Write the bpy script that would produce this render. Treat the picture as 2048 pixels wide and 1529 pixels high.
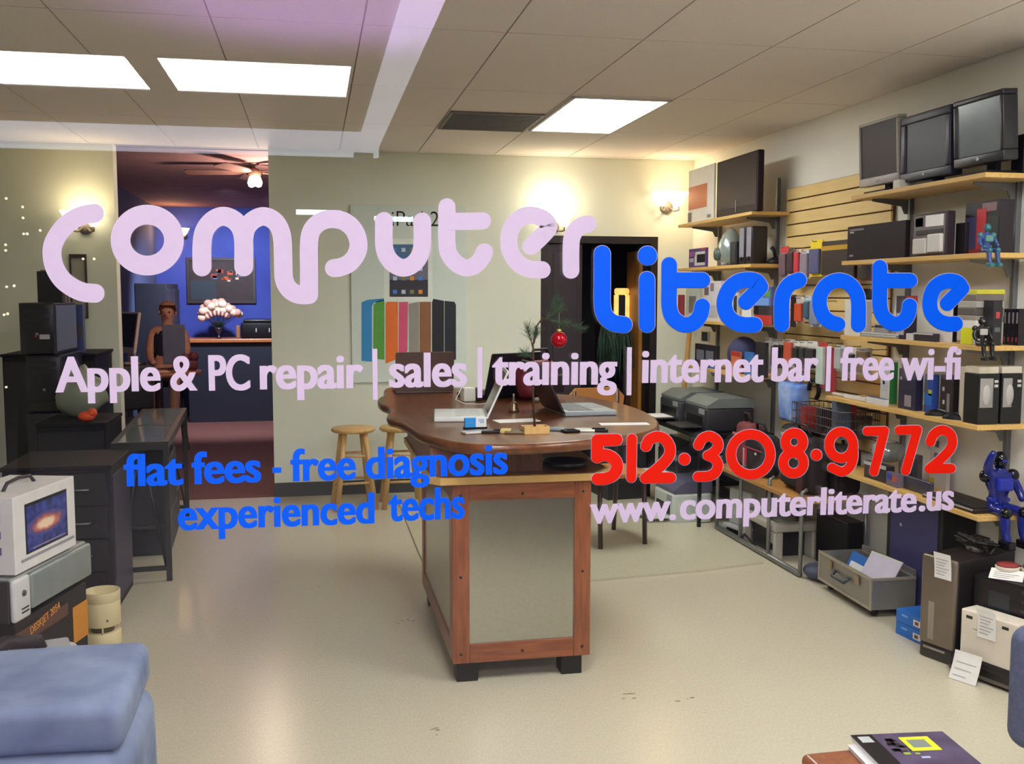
import bpy, bmesh, math, random
from mathutils import Vector, Matrix
random.seed(7)
SC = bpy.context.scene
for o in list(bpy.data.objects): bpy.data.objects.remove(o)
COL = SC.collection
PI = math.pi
# ------------------------------------------------------------------ camera
F, YAW, PITCH, ROLL, EYE = 2000.0, .1959, .0882, .0013, 1.61
fw = Vector((math.sin(YAW)*math.cos(PITCH), math.cos(YAW)*math.cos(PITCH), -math.sin(PITCH)))
rt = Vector((math.cos(YAW), -math.sin(YAW), 0)); up = rt.cross(fw)
rt, up = math.cos(ROLL)*rt+math.sin(ROLL)*up, -math.sin(ROLL)*rt+math.cos(ROLL)*up
cam = bpy.data.cameras.new('camera'); cam.sensor_width = 36; cam.lens = 36*F/2048; cam.clip_start = .05; cam.clip_end = 200
camo = bpy.data.objects.new('camera', cam); COL.objects.link(camo)
camo.matrix_world = Matrix(((rt.x, up.x, -fw.x, 0), (rt.y, up.y, -fw.y, 0), (rt.z, up.z, -fw.z, EYE), (0, 0, 0, 1)))
SC.camera = camo
# ------------------------------------------------------------------ world, exposure
w = bpy.data.worlds.new('night'); SC.world = w; w.use_nodes = True
w.node_tree.nodes['Background'].inputs[0].default_value = (.10, .12, .22, 1)
w.node_tree.nodes['Background'].inputs[1].default_value = .12
SC.view_settings.view_transform = 'Standard'; SC.view_settings.look = 'None'
SC.view_settings.exposure = 0.15; SC.view_settings.gamma = 1; SC.view_settings.use_curve_mapping = False
SC.cycles.max_bounces = 10; SC.cycles.transparent_max_bounces = 16
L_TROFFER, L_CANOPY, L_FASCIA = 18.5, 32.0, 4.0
def lamp(name, kind, loc, power, color, rot=(0, 0, 0), size=.1, size_y=None, spot=None):
    l = bpy.data.lights.new(name, kind); l.energy = power; l.color = color
    if kind == 'AREA':
        l.size = size
        if size_y: l.shape = 'RECTANGLE'; l.size_y = size_y
    else: l.shadow_soft_size = size
    if spot: l.spot_size = spot; l.spot_blend = .6
    o = bpy.data.objects.new(name, l); o.location = loc; o.rotation_euler = rot; COL.objects.link(o); return o
lamp('added_purple_uplight', 'SPOT', (.0, -2.2, 1.7), 1300, (.75, .4, 1), (PI, 0, 0), .3, spot=1.5)  # no sign here; spot added to tint the canopy purple
lamp('sconce_bulb', 'POINT', (2.86, 7.86, 2.40), 6, (1, .72, .42), size=.05)
lamp('sconce_bulb', 'POINT', (1.92, 7.86, 2.34), 4, (1, .9, .72), size=.05)
lamp('sconce_bulb', 'POINT', (-1.66, 7.86, 2.26), 1.8, (1, .8, .5), size=.05)
lamp('fan_bulb', 'POINT', (-.36, 8.78, 2.38), 38, (1, .74, .6), size=.06)
lamp('blue_room_lamp', 'POINT', (-1.72, 13.25, 2.42), 8, (1, .55, .25), size=.05)
lamp('blue_room_downlight', 'SPOT', (-.9, 11.2, 2.66), 420, (.75, .82, 1), (.8, 0, 0), .1, spot=1.8)
for x in (-.5, .95): lamp('lettering_fill_light', 'AREA', (x, -.55, 3.02), 25, (1, .94, 1), (math.radians(-62), 0, PI), .25)  # unseen fill lamps added to brighten the lettering on the pane
# ------------------------------------------------------------------ placing on real planes
def ray(px, py):
    return rt*((px-1024)/F) - up*((py-764.5)/F) + fw
O = Vector((0, 0, EYE))
def atX(px, py, X): d = ray(px, py); return O + d*(X/d.x)
def atY(px, py, Y): d = ray(px, py); return O + d*(Y/d.y)
def atZ(px, py, Z): d = ray(px, py); return O + d*((Z-EYE)/d.z)
# ------------------------------------------------------------------ materials
_M = {}
def mat(name, c, rough=.5, metal=0, var=.06, scale=12, emit=0, bump=0, alpha=1, c2=None, kind='noise', stretch=None, trans=0, coat=0, spec=None):
    if name in _M: return _M[name]
    m = bpy.data.materials.new(name); m.use_nodes = True; _M[name] = m
    nt = m.node_tree; N = nt.nodes; L = nt.links; b = N['Principled BSDF']
    b.inputs['Roughness'].default_value = rough; b.inputs['Metallic'].default_value = metal
    if spec is not None: b.inputs['Specular IOR Level'].default_value = spec
    tc = N.new('ShaderNodeTexCoord'); mp = N.new('ShaderNodeMapping'); L.new(tc.outputs['Object'], mp.inputs[0])
    if stretch: mp.inputs['Scale'].default_value = stretch
    if kind == 'wave':
        t = N.new('ShaderNodeTexWave'); t.inputs['Scale'].default_value = scale; t.inputs['Distortion'].default_value = 6; t.inputs['Detail'].default_value = 3; fac = t.outputs['Fac']
    else:
        t = N.new('ShaderNodeTexNoise'); t.inputs['Scale'].default_value = scale; t.inputs['Detail'].default_value = 5; fac = t.outputs['Fac']
    L.new(mp.outputs[0], t.inputs['Vector'])
    r = N.new('ShaderNodeValToRGB'); e = r.color_ramp.elements
    a = c; d = c2 if c2 else tuple(min(1, x*(1+var)+.0*var) for x in c)
    if not c2: a = tuple(x*(1-var) for x in c)
    e[0].color = (*a, 1); e[1].color = (*d, 1); e[0].position = .3; e[1].position = .7
    L.new(fac, r.inputs[0]); L.new(r.outputs[0], b.inputs['Base Color'])
    if emit:
        L.new(r.outputs[0], b.inputs['Emission Color']); b.inputs['Emission Strength'].default_value = emit
    if bump:
        bp = N.new('ShaderNodeBump'); bp.inputs['Strength'].default_value = bump; bp.inputs['Distance'].default_value = .004
        L.new(fac, bp.inputs['Height']); L.new(bp.outputs[0], b.inputs['Normal'])
    if trans: b.inputs['Transmission Weight'].default_value = trans
    if alpha < 1: b.inputs['Alpha'].default_value = alpha
    if coat: b.inputs['Coat Weight'].default_value = coat
    return m
def srgb(r, g, b):
    f = lambda v: ((v/255+.055)/1.055)**2.4 if v > 10 else v/255/12.92
    return (f(r), f(g), f(b))
def C(r, g, b, rough=.5, **k):
    if max(r, g, b) < 95: r, g, b = int(r*.8), int(g*.8), int(b*.8)
    n = 'paint_%d_%d_%d_%d' % (r, g, b, int(rough*100)) + ''.join('_%s%s' % (a, v) for a, v in sorted(k.items()))
    return mat(n, srgb(r, g, b), rough, **k)
BLACK = C(18, 16, 19, .5, spec=.25); DARK = C(34, 30, 37, .5, spec=.3); GLOSSBLACK = C(14, 13, 18, .15)
WHITE = C(228, 226, 220, .5); PAPER = C(236, 234, 230, .8); CREAM = C(226, 218, 200, .5)
GREY = C(120, 120, 122, .45); LGREY = C(180, 182, 182, .4); SILVER = C(176, 178, 180, .35, metal=.6); STEEL = C(140, 142, 145, .35, metal=.8)
RED = C(200, 35, 40, .4); ORANGE = C(235, 110, 35, .5); BLUE = C(30, 110, 200, .4); NAVY = C(36, 40, 80, .5); YELLOW = C(238, 214, 30, .5)
GREEN = C(40, 130, 70, .5); PURPLE = C(95, 70, 130, .5); BROWN = C(70, 45, 40, .5); TEAL = C(40, 130, 120, .5); PINK = C(215, 80, 120, .5)
CLEAR = C(170, 172, 178, .12, alpha=.45)
SHELFWOOD = mat('shelf_wood', srgb(222, 184, 112), .5, c2=srgb(206, 164, 92), scale=5, stretch=(14, 1.2, 14))
SLAT = mat('slat_wood', srgb(232, 202, 138), .5, c2=srgb(222, 190, 124), scale=4, stretch=(8, 1, 8))
REDWOOD = mat('red_wood', srgb(150, 88, 52), .4, c2=srgb(120, 64, 38), scale=6, stretch=(10, 10, 1.0), coat=.3)
BARWOOD = mat('bar_wood', srgb(120, 70, 36), .3, c2=srgb(86, 46, 22), scale=4, stretch=(7, .9, 7), coat=.15)
DARKWOOD = mat('dark_wood', srgb(66, 40, 34), .4, c2=srgb(48, 28, 26), scale=5, stretch=(9, 9, .9), coat=.2)
STOOLWOOD = mat('stool_wood', srgb(222, 184, 120), .4, c2=srgb(204, 162, 98), scale=6, stretch=(8, 8, 1))
# ------------------------------------------------------------------ mesh building
class MB:
    def __init__(s): s.b = bmesh.new(); s.mats = []; s.mi = 0
    def use(s, m):
        if m not in s.mats: s.mats.append(m)
        s.mi = s.mats.index(m); return s
    def _fin(s, faces, smooth):
        for f in faces: f.material_index = s.mi; f.smooth = smooth
    def box(s, x0, x1, y0, y1, z0, z1, bev=0, seg=2, rot=None, piv=None):
        nf = len(s.b.faces)
        m = Matrix.Translation(((x0+x1)/2, (y0+y1)/2, (z0+z1)/2)) @ Matrix.Diagonal((abs(x1-x0), abs(y1-y0), abs(z1-z0), 1))
        if rot is not None:
            p = Vector(piv) if piv else Vector(((x0+x1)/2, (y0+y1)/2, (z0+z1)/2))
            m = Matrix.Translation(p) @ rot.to_4x4() @ Matrix.Translation(-p) @ m
        r = bmesh.ops.create_cube(s.b, size=1, matrix=m)
        if bev:
            es = list({e for v in r['verts'] for e in v.link_edges})
            bmesh.ops.bevel(s.b, geom=es, offset=min(bev, .49*min(abs(x1-x0), abs(y1-y0), abs(z1-z0))), segments=seg, affect='EDGES', profile=.5)
        s.b.faces.ensure_lookup_table(); s._fin(s.b.faces[nf:], bool(bev) and seg > 2); return s
    def tube(s, pts, r, n=8, cap=True, smooth=True):
        pts = [Vector(p) for p in pts]; rs = r if isinstance(r, (list, tuple)) else [r]*len(pts)
        rings = []; prev = None
        for i, p in enumerate(pts):
            t = (pts[min(i+1, len(pts)-1)]-pts[max(i-1, 0)]).normalized()
            if prev is None: a = t.orthogonal().normalized()
            else: a = (prev - t*prev.dot(t)).normalized()
            prev = a; bb = t.cross(a)
            rings.append([s.b.verts.new(p+(a*math.cos(2*PI*k/n)+bb*math.sin(2*PI*k/n))*rs[i]) for k in range(n)])
        fs = []
        for A, B in zip(rings, rings[1:]):
            for k in range(n): fs.append(s.b.faces.new((A[k], A[(k+1) % n], B[(k+1) % n], B[k])))
        if cap: fs.append(s.b.faces.new(rings[0][::-1])); fs.append(s.b.faces.new(rings[-1]))
        s._fin(fs, smooth); return s
    def lathe(s, prof, n=24, c=(0, 0, 0), smooth=True, axis='Z', sx=1, sy=1):
        fs = []; rings = []
        for r, z in prof:
            ring = []
            for k in range(n):
                a = 2*PI*k/n; x, y = r*math.cos(a)*sx, r*math.sin(a)*sy
                v = (x, y, z) if axis == 'Z' else ((x, z, y) if axis == 'Y' else (z, x, y))
                ring.append(s.b.verts.new((v[0]+c[0], v[1]+c[1], v[2]+c[2])))
            rings.append(ring)
        for A, B in zip(rings, rings[1:]):
            for k in range(n): fs.append(s.b.faces.new((A[k], A[(k+1) % n], B[(k+1) % n], B[k])))
        if prof[0][0] > 1e-5: fs.append(s.b.faces.new(rings[0][::-1]))
        if prof[-1][0] > 1e-5: fs.append(s.b.faces.new(rings[-1]))
        s._fin(fs, smooth); return s
    def ball(s, c, r, n=12, sx=1, sy=1, sz=1):
        nf = len(s.b.faces)
        bmesh.ops.create_uvsphere(s.b, u_segments=n, v_segments=max(6, n//2+2), radius=r, matrix=Matrix.Translation(c) @ Matrix.Diagonal((sx, sy, sz, 1)))
        s.b.faces.ensure_lookup_table(); s._fin(s.b.faces[nf:], True); return s
    def prism(s, poly, z0, z1, mtx=None, smooth=False):
        f = lambda x, y, z: (mtx @ Vector((x, y, z))) if mtx is not None else Vector((x, y, z))
        A = [s.b.verts.new(f(x, y, z0)) for x, y in poly]; B = [s.b.verts.new(f(x, y, z1)) for x, y in poly]; n = len(poly)
        fs = [s.b.faces.new(A[::-1]), s.b.faces.new(B)] + [s.b.faces.new((A[k], A[(k+1) % n], B[(k+1) % n], B[k])) for k in range(n)]
        s._fin(fs, smooth); return s
    def quad(s, a, b, c, d):
        s._fin([s.b.faces.new([s.b.verts.new(p) for p in (a, b, c, d)])], False); return s
    def build(s, name, m=None, parent=None, loc=(0, 0, 0), rotz=0):
        bmesh.ops.recalc_face_normals(s.b, faces=s.b.faces)
        me = bpy.data.meshes.new(name); s.b.to_mesh(me); s.b.free()
        for x in (s.mats or [m]): me.materials.append(x)
        o = bpy.data.objects.new(name, me); COL.objects.link(o); o.location = loc; o.rotation_euler = (0, 0, rotz)
        if parent: o.parent = parent
        return o
def tag(o, label, cat, group=None):
    o['label'] = label; o['category'] = cat
    if group: o['group'] = group
    return o
def thing(name, label, cat, loc=(0, 0, 0), rotz=0, group=None):
    o = bpy.data.objects.new(name, None); o.empty_display_size = .05; COL.objects.link(o); o.location = loc; o.rotation_euler = (0, 0, rotz)
    return tag(o, label, cat, group)
def struct(o): o['kind'] = 'structure'; return o
def bx(*a, **k): return MB().box(*a, **k)
def dup(root, loc, rotz=None, label=None, group=None):
    r = root.copy(); COL.objects.link(r); r.location = loc
    if rotz is not None: r.rotation_euler = (0, 0, rotz)
    if label: r['label'] = label
    if group: r['group'] = group
    for ch in list(root.children):
        c = ch.copy(); COL.objects.link(c); c.parent = r
        for g in ch.children:
            d = g.copy(); COL.objects.link(d); d.parent = c
    return r
def words(body, m, parent, name, P0, P1, hgt, up=Vector((0, 0, 1)), thick=.0006, offset=0.0, local=False, fat=0.0):
    """flat lettering whose baseline runs P0 -> P1; hgt = cap height in metres"""
    cu = bpy.data.curves.new(name, 'FONT'); cu.body = body; cu.extrude = 0; cu.offset = offset; cu.resolution_u = 6
    t = bpy.data.objects.new(name, cu); COL.objects.link(t)
    bpy.context.view_layer.update()
    me = bpy.data.meshes.new_from_object(t.evaluated_get(bpy.context.evaluated_depsgraph_get()))
    bpy.data.objects.remove(t); bpy.data.curves.remove(cu)
    xs = [v.co.x for v in me.vertices]; x0, x1 = min(xs), max(xs)
    b = bmesh.new(); b.from_mesh(me)
    if fat:
        for k in (1, 2):
            n0 = len(b.verts); b.from_mesh(me); b.verts.ensure_lookup_table()
            for v in b.verts[n0:]: v.co.x += (-fat if k == 1 else fat); v.co.z = .00025*k
        xs = [v.co.x for v in b.verts]; x0, x1 = min(xs), max(xs)
    bpy.data.meshes.remove(me)
    r = bmesh.ops.extrude_face_region(b, geom=b.faces[:])
    P0, P1 = Vector(P0), Vector(P1); u = P1-P0; W = u.length; u.normalize(); n = u.cross(up).normalized()
    vy = n.cross(u).normalized()*-1
    if vy.dot(up) < 0: vy = -vy
    top = {v for v in r['geom'] if isinstance(v, bmesh.types.BMVert)}
    sy = hgt/.729
    for v in b.verts:
        q = v.co.copy(); v.co = P0 + u*((q.x-x0)/(x1-x0)*W) + vy*(q.y*sy) + n*((thick if v in top else 0)+q.z)
    bmesh.ops.recalc_face_normals(b, faces=b.faces)
    me = bpy.data.meshes.new(name); b.to_mesh(me); b.free(); me.materials.append(m)
    for f_ in me.polygons: f_.use_smooth = False
    o = bpy.data.objects.new(name, me); COL.objects.link(o)
    if parent:
        o.parent = parent
        if not local: o.location = -parent.location
    return o
# ================================================================== THE ROOM
XR, YB, HC, YW = 3.15, 8.04, 2.72, 1.5
wallm = mat('wall_paint', srgb(226, 230, 214), .85, var=.03, scale=3)
wallr = mat('wall_paint_right', srgb(242, 240, 230), .85, var=.03, scale=3)
tile = mat('ceiling_tile', srgb(232, 222, 214), .95, var=.06, scale=160)
tbar = C(214, 208, 200, .6)
gap = C(156, 146, 136, .9)
floorm = mat('vinyl_floor', srgb(211, 204, 182), .26, c2=srgb(200, 192, 169), scale=150, stretch=(1, .35, 1), spec=.5)
# floor with a fine fleck
nt = floorm.node_tree
floor = struct(bx(-3.2, XR+.1, -.2+YW, YB+.14, -.12, 0).build('floor', floorm))
for x, y, n_ in ((1255, 1394, 5), (1370, 1402, 3), (812, 1246, 6), (862, 1464, 4), (640, 1180, 3)):
    rg = random.Random(x); b = MB()
    for k in range(n_):
        q = atZ(x+rg.uniform(-18, 18), y+rg.uniform(-7, 7), 0); r_ = rg.uniform(.004, .011)
        b.prism([(q.x+r_*rg.uniform(.5, 1.6)*math.cos(a), q.y+r_*.5*rg.uniform(.5, 1.5)*math.sin(a)) for a in [2*PI*j/7 for j in range(7)]], 0, .0004)
    b.build('scuff_mark', C(120, 108, 88, .6), floor)
# scuff marks on the floor
# ceiling of 2 x 4 ft tiles in a metal grid
b = MB().use(gap).box(-3.2, XR+.1, YW-.2, YB+.14, HC+.006, HC+.1)
xg = [.83+.6096*k for k in range(-7, 5)]; yg = [4.30+1.219*k for k in range(-3, 5)]
hole_light = []
for xa, xb in zip(xg, xg[1:]):
    for ya, yb in zip(yg, yg[1:]):
        x0, x1, y0, y1 = max(xa, -3.1)+.0035, min(xb, XR)-.0035, max(ya, YW)+.0035, min(yb, YB)-.0035
        if x1-x0 > .03 and y1-y0 > .03: b.use(tile).box(x0, x1, y0, y1, HC, HC+.012)
struct(b.build('ceiling'))
# walls
rw = MB().box(XR, XR+.1, YW-.2, YB+.14, 0, HC+.1); struct(rw.build('wall_right', wallr))
struct(bx(-3.2, -3.1, YW-.2, YB+.14, 0, HC+.1).build('wall_left', wallm))
OX0, OX1 = -1.452, -.322
DX0, DX1, DZ = 1.835, 2.84, 2.085
bw = MB()
bw.box(-3.2, OX0, YB, YB+.14, 0, HC+.1)
bw.box(OX1, DX0, YB, YB+.14, 0, HC+.1); bw.box(DX1, XR+.1, YB, YB+.14, 0, HC+.1); bw.box(DX0, DX1, YB, YB+.14, DZ, HC+.1)
struct(bw.build('wall_back', wallm))
bb = MB()
for x0, x1 in ((-3.1, OX0), (OX1, DX0), (DX1, XR)): bb.box(x0, x1, YB-.014, YB, 0, .112, .004)
struct(bb.build('baseboard_back', C(74, 78, 76, .5)))
struct(bx(XR-.012, XR, YW, YB-.014, 0, .1, .004).build('baseboard_right', C(74, 78, 76, .5)))
# front wall: glass set between low wall, sides and head
fwm = C(150, 146, 140, .7)
f = MB(); f.box(-3.2, XR+.1, YW, YW+.12, 0, .55); f.box(-3.2, -1.45, YW, YW+.12, .55, HC+.1); f.box(2.35, XR+.1, YW, YW+.12, .55, HC+.1); f.box(-1.45, 2.35, YW, YW+.12, 2.62, HC+.1)
struct(f.build('wall_front', fwm))
gm = bpy.data.materials.new('window_glass'); gm.use_nodes = True; nt = gm.node_tree; N = nt.nodes; L = nt.links
for n in list(N): N.remove(n)
out = N.new('ShaderNodeOutputMaterial'); mix = N.new('ShaderNodeMixShader'); tr = N.new('ShaderNodeBsdfTransparent'); gl = N.new('ShaderNodeBsdfGlossy')
gl.inputs['Roughness'].default_value = 0.0; tr.inputs[0].default_value = (.985, .99, .985, 1)
lw = N.new('ShaderNodeLayerWeight'); lw.inputs[0].default_value = .5
pw = N.new('ShaderNodeMath'); pw.operation = 'POWER'; pw.inputs[1].default_value = 4
ml = N.new('ShaderNodeMath'); ml.operation = 'MULTIPLY_ADD'; ml.inputs[1].default_value = .9; ml.inputs[2].default_value = .04
no = N.new('ShaderNodeTexNoise'); no.inputs['Scale'].default_value = 2; tn = N.new('ShaderNodeMixRGB'); tn.inputs[0].default_value = .02
L.new(lw.outputs['Facing'], pw.inputs[0]); L.new(pw.outputs[0], ml.inputs[0]); L.new(ml.outputs[0], mix.inputs[0]); L.new(tr.outputs[0], mix.inputs[1]); L.new(gl.outputs[0], mix.inputs[2]); L.new(mix.outputs[0], out.inputs[0])
struct(bx(-1.45, 2.35, YW+.05, YW+.056, .55, 2.62).build('window_1', gm))
GY = YW+.05      # outer face of the pane
# floor sheet with a slightly raised front edge
fm = mat('floor_sheet', srgb(208, 204, 180), .26, c2=srgb(197, 192, 166), scale=150, stretch=(1, .35, 1), spec=.5)
b = MB(); pts = [(.62, 5.27), (1.55, 5.30), (2.2, 5.37), (2.62, 5.46), (2.62, 7.95), (.62, 7.95)]
b.prism(pts, 0, .012)
tag(b.build('floor_mat', fm), 'pale vinyl floor sheet with a raised front edge lying behind the bar', 'floor mat')
# ------------------------------------------------------------------ ceiling fittings
def troffer(x, y, label, w=.585, d=1.19):
    t = thing('ceiling_light', label, 'ceiling light', (x, y, HC), group=None)
    fr = MB()
    for a in ((-w/2, w/2, -d/2, -d/2+.02), (-w/2, w/2, d/2-.02, d/2), (-w/2, -w/2+.02, -d/2, d/2), (w/2-.02, w/2, -d/2, d/2)): fr.box(*a, -.012, 0)
    fr.build('frame', tbar, t)
    bx(-w/2+.02, w/2-.02, -d/2+.02, d/2-.02, -.010, -.002).build('diffuser', mat('lamp_panel', (1, .99, .965), .5, var=.01, emit=L_TROFFER), t)
    return t
troffer(1.745, 6.16, 'bright white rectangular light panel set in the tile ceiling right of the dark vent')
troffer(2.355, 2.45, 'rectangular ceiling light over the front of the right wall, above the frame')
troffer(.525, 2.45, 'rectangular ceiling light over the window side, above the frame')
t = thing('ceiling_vent', 'dark grey return air vent in the tile ceiling left of the light panel', 'vent', (1.135, 6.48, HC))
vm = C(92, 84, 86, .6)
fr = MB()
for a in ((-.295, .295, -.32, -.3), (-.295, .295, .3, .32), (-.295, -.275, -.3, .3), (.275, .295, -.3, .3)): fr.box(*a, -.012, 0)
fr.build('frame', C(120, 112, 108, .6), t)
s = MB()
for k in range(24): s.box(-.275, .275, -.3+k*.025, -.3+k*.025+.014, -.010, -.001)
s.build('grille', vm, t)
# wall sconces
def sconce(x, z, label, n=2, y=YB):
    t = thing('wall_sconce', label, 'wall lamp', (x, y, z), group='shell shaded wall sconces')
    MB().lathe([(0, -.03), (.05, -.028), (.055, -.01), (.045, 0)], 20, axis='Y').build('backplate', C(120, 110, 100, .4), t)
    gm_ = mat('lamp_glass', (1, .84, .6), .4, var=.04, emit=3.2)
    for sx in ((-.075, .075) if n == 2 else (0,)):
        MB().tube([(sx*.2, -.02, -.0), (sx*.6, -.07, -.035), (sx, -.1, -.03), (sx, -.1, 0)], .008, 8).build('arm', C(120, 110, 100, .4), t)
        MB().lathe([(.02, .0), (.042, .03), (.062, .075), (.085, .115), (.08, .116), (.056, .075), (.03, .02), (0, .012)], 20, c=(sx, -.1, 0)).build('lamp_shade', gm_, t)
    return t
sconce(2.905, 2.33, 'two-armed wall sconce with glowing shades beside the top corner shelf')
sconce(1.93, 2.15, 'wall sconce with glowing shades above the left edge of the dark doorway')
sconce(-1.66, 2.1, 'wall sconce on the left part of the back wall', 2)
# ------------------------------------------------------------------ dark doorway in the back wall
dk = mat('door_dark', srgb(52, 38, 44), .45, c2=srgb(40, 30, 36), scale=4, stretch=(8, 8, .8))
b = MB()
b.box(DX0, DX0+.06, YB+.0, YB+.1, 0, DZ); b.box(DX1-.06, DX1, YB, YB+.1, 0, DZ); b.box(DX0+.06, DX1-.06, YB, YB+.1, DZ-.06, DZ)
struct(b.build('trim_1', C(44, 36, 38, .4)))
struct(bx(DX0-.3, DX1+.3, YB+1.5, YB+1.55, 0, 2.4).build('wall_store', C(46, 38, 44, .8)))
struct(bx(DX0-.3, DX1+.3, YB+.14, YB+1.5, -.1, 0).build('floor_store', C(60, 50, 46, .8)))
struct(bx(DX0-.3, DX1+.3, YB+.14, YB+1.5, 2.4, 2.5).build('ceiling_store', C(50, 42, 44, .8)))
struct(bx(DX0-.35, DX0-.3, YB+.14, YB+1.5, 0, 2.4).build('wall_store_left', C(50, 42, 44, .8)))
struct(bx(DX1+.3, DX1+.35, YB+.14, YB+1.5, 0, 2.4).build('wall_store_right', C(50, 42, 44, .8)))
t = thing('folding_door', 'dark brown door leaf filling the left third of the back doorway', 'door', (DX0+.06, YB+.03, 0))
bx(0, .30, 0, .04, .01, DZ-.065, .004).build('leaf', dk, t)
for z0, z1 in ((.15, .95), (1.05, 1.95)): bx(.05, .25, -.008, .0, z0, z1, .006).build('panel', C(58, 46, 58, .5), t)
t = thing('room_divider', 'tall dark divider with an orange wooden edge inside the back doorway', 'divider', (atY(1283, 750, YB+.24).x, YB+.24, 0))
bx(-.03, .0, 0, .35, .0, 1.98).build('edge_strip', C(176, 120, 50, .4), t)
bx(0, .07, .0, .03, 0, 1.98).build('panel', C(40, 30, 32, .5), t)
# glowing amber lamp shape, built in place of a reflection from outside
p = atY(1243, 632, YB+.5)
t = thing('arch_reflection', 'amber glowing arch in the dark back doorway, standing in for a reflection', 'reflection stand-in', (p.x, YB+.5, 1.36))
am = mat('amber_glow', (1, .46, .12), .5, var=.25, scale=14, emit=1.3)
for sx in (-1, 1): bx(sx*.05-.018, sx*.05+.018, -.02, .02, .0, .24, .006).build('side_panel', am, t)
bx(-.068, .068, -.02, .02, .24, .30, .02, 3).build('arched_top', am, t)
bx(-.03, .03, -.015, .015, .0, .235, .004).build('core', C(30, 22, 22, .5), t)
MB().lathe([(.07, -.02), (.07, 0)], 20).build('base', C(30, 22, 22, .5), t)
t = thing('plant_stand', 'dark stand under the amber arch and greenery in the back doorway', 'stand', (p.x, YB+.55, 0))
bx(-.2, .072, -.12, .12, 1.30, 1.34, .004).build('top', DARKWOOD, t)
for sx in (-.18, .05): bx(sx-.02, sx+.02, -.10, .10, 0, 1.30).build('leg', DARKWOOD, t)
# hanging greenery
b = MB(); rg = random.Random(3)
for k in range(90):
    x, y = rg.uniform(-.11, .12), rg.uniform(-.06, .06); z = rg.uniform(.42, .5); dx = rg.uniform(-.05, .05); l = rg.uniform(.2, .5)
    b.tube([(x, y, z), (x+dx, y-.03, z-l*.4), (x+dx*1.6, y-.05, z-l)], [.006, .007, .002], 4)
tag(b.build('trailing_plant', mat('dim_leaf', srgb(48, 74, 58), .6, var=.4), None, (atY(1228, 700, YB+.36).x, YB+.36, .88)), 'dark green trailing plant hanging in the back doorway', 'plant')
# ------------------------------------------------------------------ BLUE ROOM behind the opening
Y2, Y3 = YB+.14, 13.6
bluem = mat('blue_wall', srgb(66, 82, 168), .85, c2=srgb(52, 66, 150), scale=2)
struct(bx(-2.05, 1.0, Y3, Y3+.1, 0, 2.85).build('wall_blue_back', bluem))
struct(bx(-2.07, -1.97, Y2, Y3, 0, 2.85).build('wall_blue_left', mat('blue_grey_wall', srgb(78, 86, 124), .85, var=.05)))
struct(bx(.9, 1.0, Y2, Y3, 0, 2.85).build('wall_blue_right', bluem))
struct(bx(-2.05, 1.0, Y2, Y3, 2.72, 2.85).build('ceiling_blue', mat('mauve_ceiling', srgb(150, 112, 112), .9, var=.1, scale=6)))
struct(bx(-2.05, 1.0, Y2-.14, Y3, -.12, .004).build('floor_carpet', mat('red_carpet', srgb(112, 66, 58), .95, var=.15, scale=90)))
t = thing('wooden_counter', 'dark counter with an orange-brown wooden top along the blue wall', 'counter', (-.75, 13.16, 0))
bx(-.78, 1.4, -.26, .3, 0, 1.0).build('front_panel', C(30, 32, 52, .6), t)
bx(-.84, 1.44, -.32, .34, 1.0, 1.045, .008).build('worktop', C(176, 104, 56, .35), t)
p0, p1 = atY(372, 515, 13.55), atY(512, 607, 13.55)
t = thing('painting', 'dark framed painting with an orange-red group at its middle on the blue wall', 'painting', (p0.x, Y3, p1.z))
W_, H_ = p1.x-p0.x, p0.z-p1.z
bx(0, W_, -.03, 0, 0, H_, .005).build('canvas', C(58, 34, 34, .6, var=.3), t)
fr = MB()
for a in ((0, W_, 0, .035), (0, W_, H_-.035, H_), (0, .035, .035, H_-.035), (W_-.035, W_, .035, H_-.035)): fr.box(a[0], a[1], -.045, -.0301, a[2], a[3])
fr.build('frame', C(52, 34, 32, .5), t)
im = MB()
rg = random.Random(5)
for k in range(16):
    x, z = W_*rg.uniform(.38, .78), H_*rg.uniform(.5, .72); r = rg.uniform(.015, .04)
    im.use([C(200, 80, 40, .6), C(226, 190, 170, .6), C(160, 50, 40, .6), C(90, 110, 150, .6)][k % 4]).box(x-r, x+r, -.034, -.0302, z-r*.7, z+r*.7)
im.use(C(40, 58, 74, .6)).box(.05, W_*.42, -.0335, -.0302, .05, H_*.5)
im.build('picture', None, t)
t = thing('flower_vase', 'fan-shaped bouquet of pale flowers in a vase on the wooden counter', 'vase', (atY(437, 640, 13.0).x, 13.0, 1.045))
MB().lathe([(.03, 0), (.035, .01), (.012, .03), (.014, .06), (.04, .1), (.05, .14), (.045, .14), (0, .12)], 16).build('vase', C(60, 50, 60, .2), t)
rg = random.Random(9); st = MB(); fl = MB()
for k in range(24):
    a = -1.0+2.0*(k+.5)/24; l = .30+.09*rg.random()-(.06 if k % 3 == 0 else 0); y = rg.uniform(-.08, .05)
    q = (math.sin(a)*l*.85, y, .10+math.cos(a)*l); st.tube([(0, 0, .12), q], .004, 4)
    fl.use([C(236, 200, 176, .7), C(214, 160, 140, .7), C(244, 220, 196, .7)][k % 3]).ball(q, .056, 8, 1, .9, .85)
for k in range(12):
    a = -.7+1.4*(k+.5)/12; l = .2; q = (math.sin(a)*l, -.06, .12+math.cos(a)*l)
    fl.use([C(226, 180, 160, .7), C(120, 70, 70, .7)][k % 2]).ball(q, .04, 8)
st.build('stem', C(60, 70, 50, .6), t); fl.build('flower', None, t)
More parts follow.
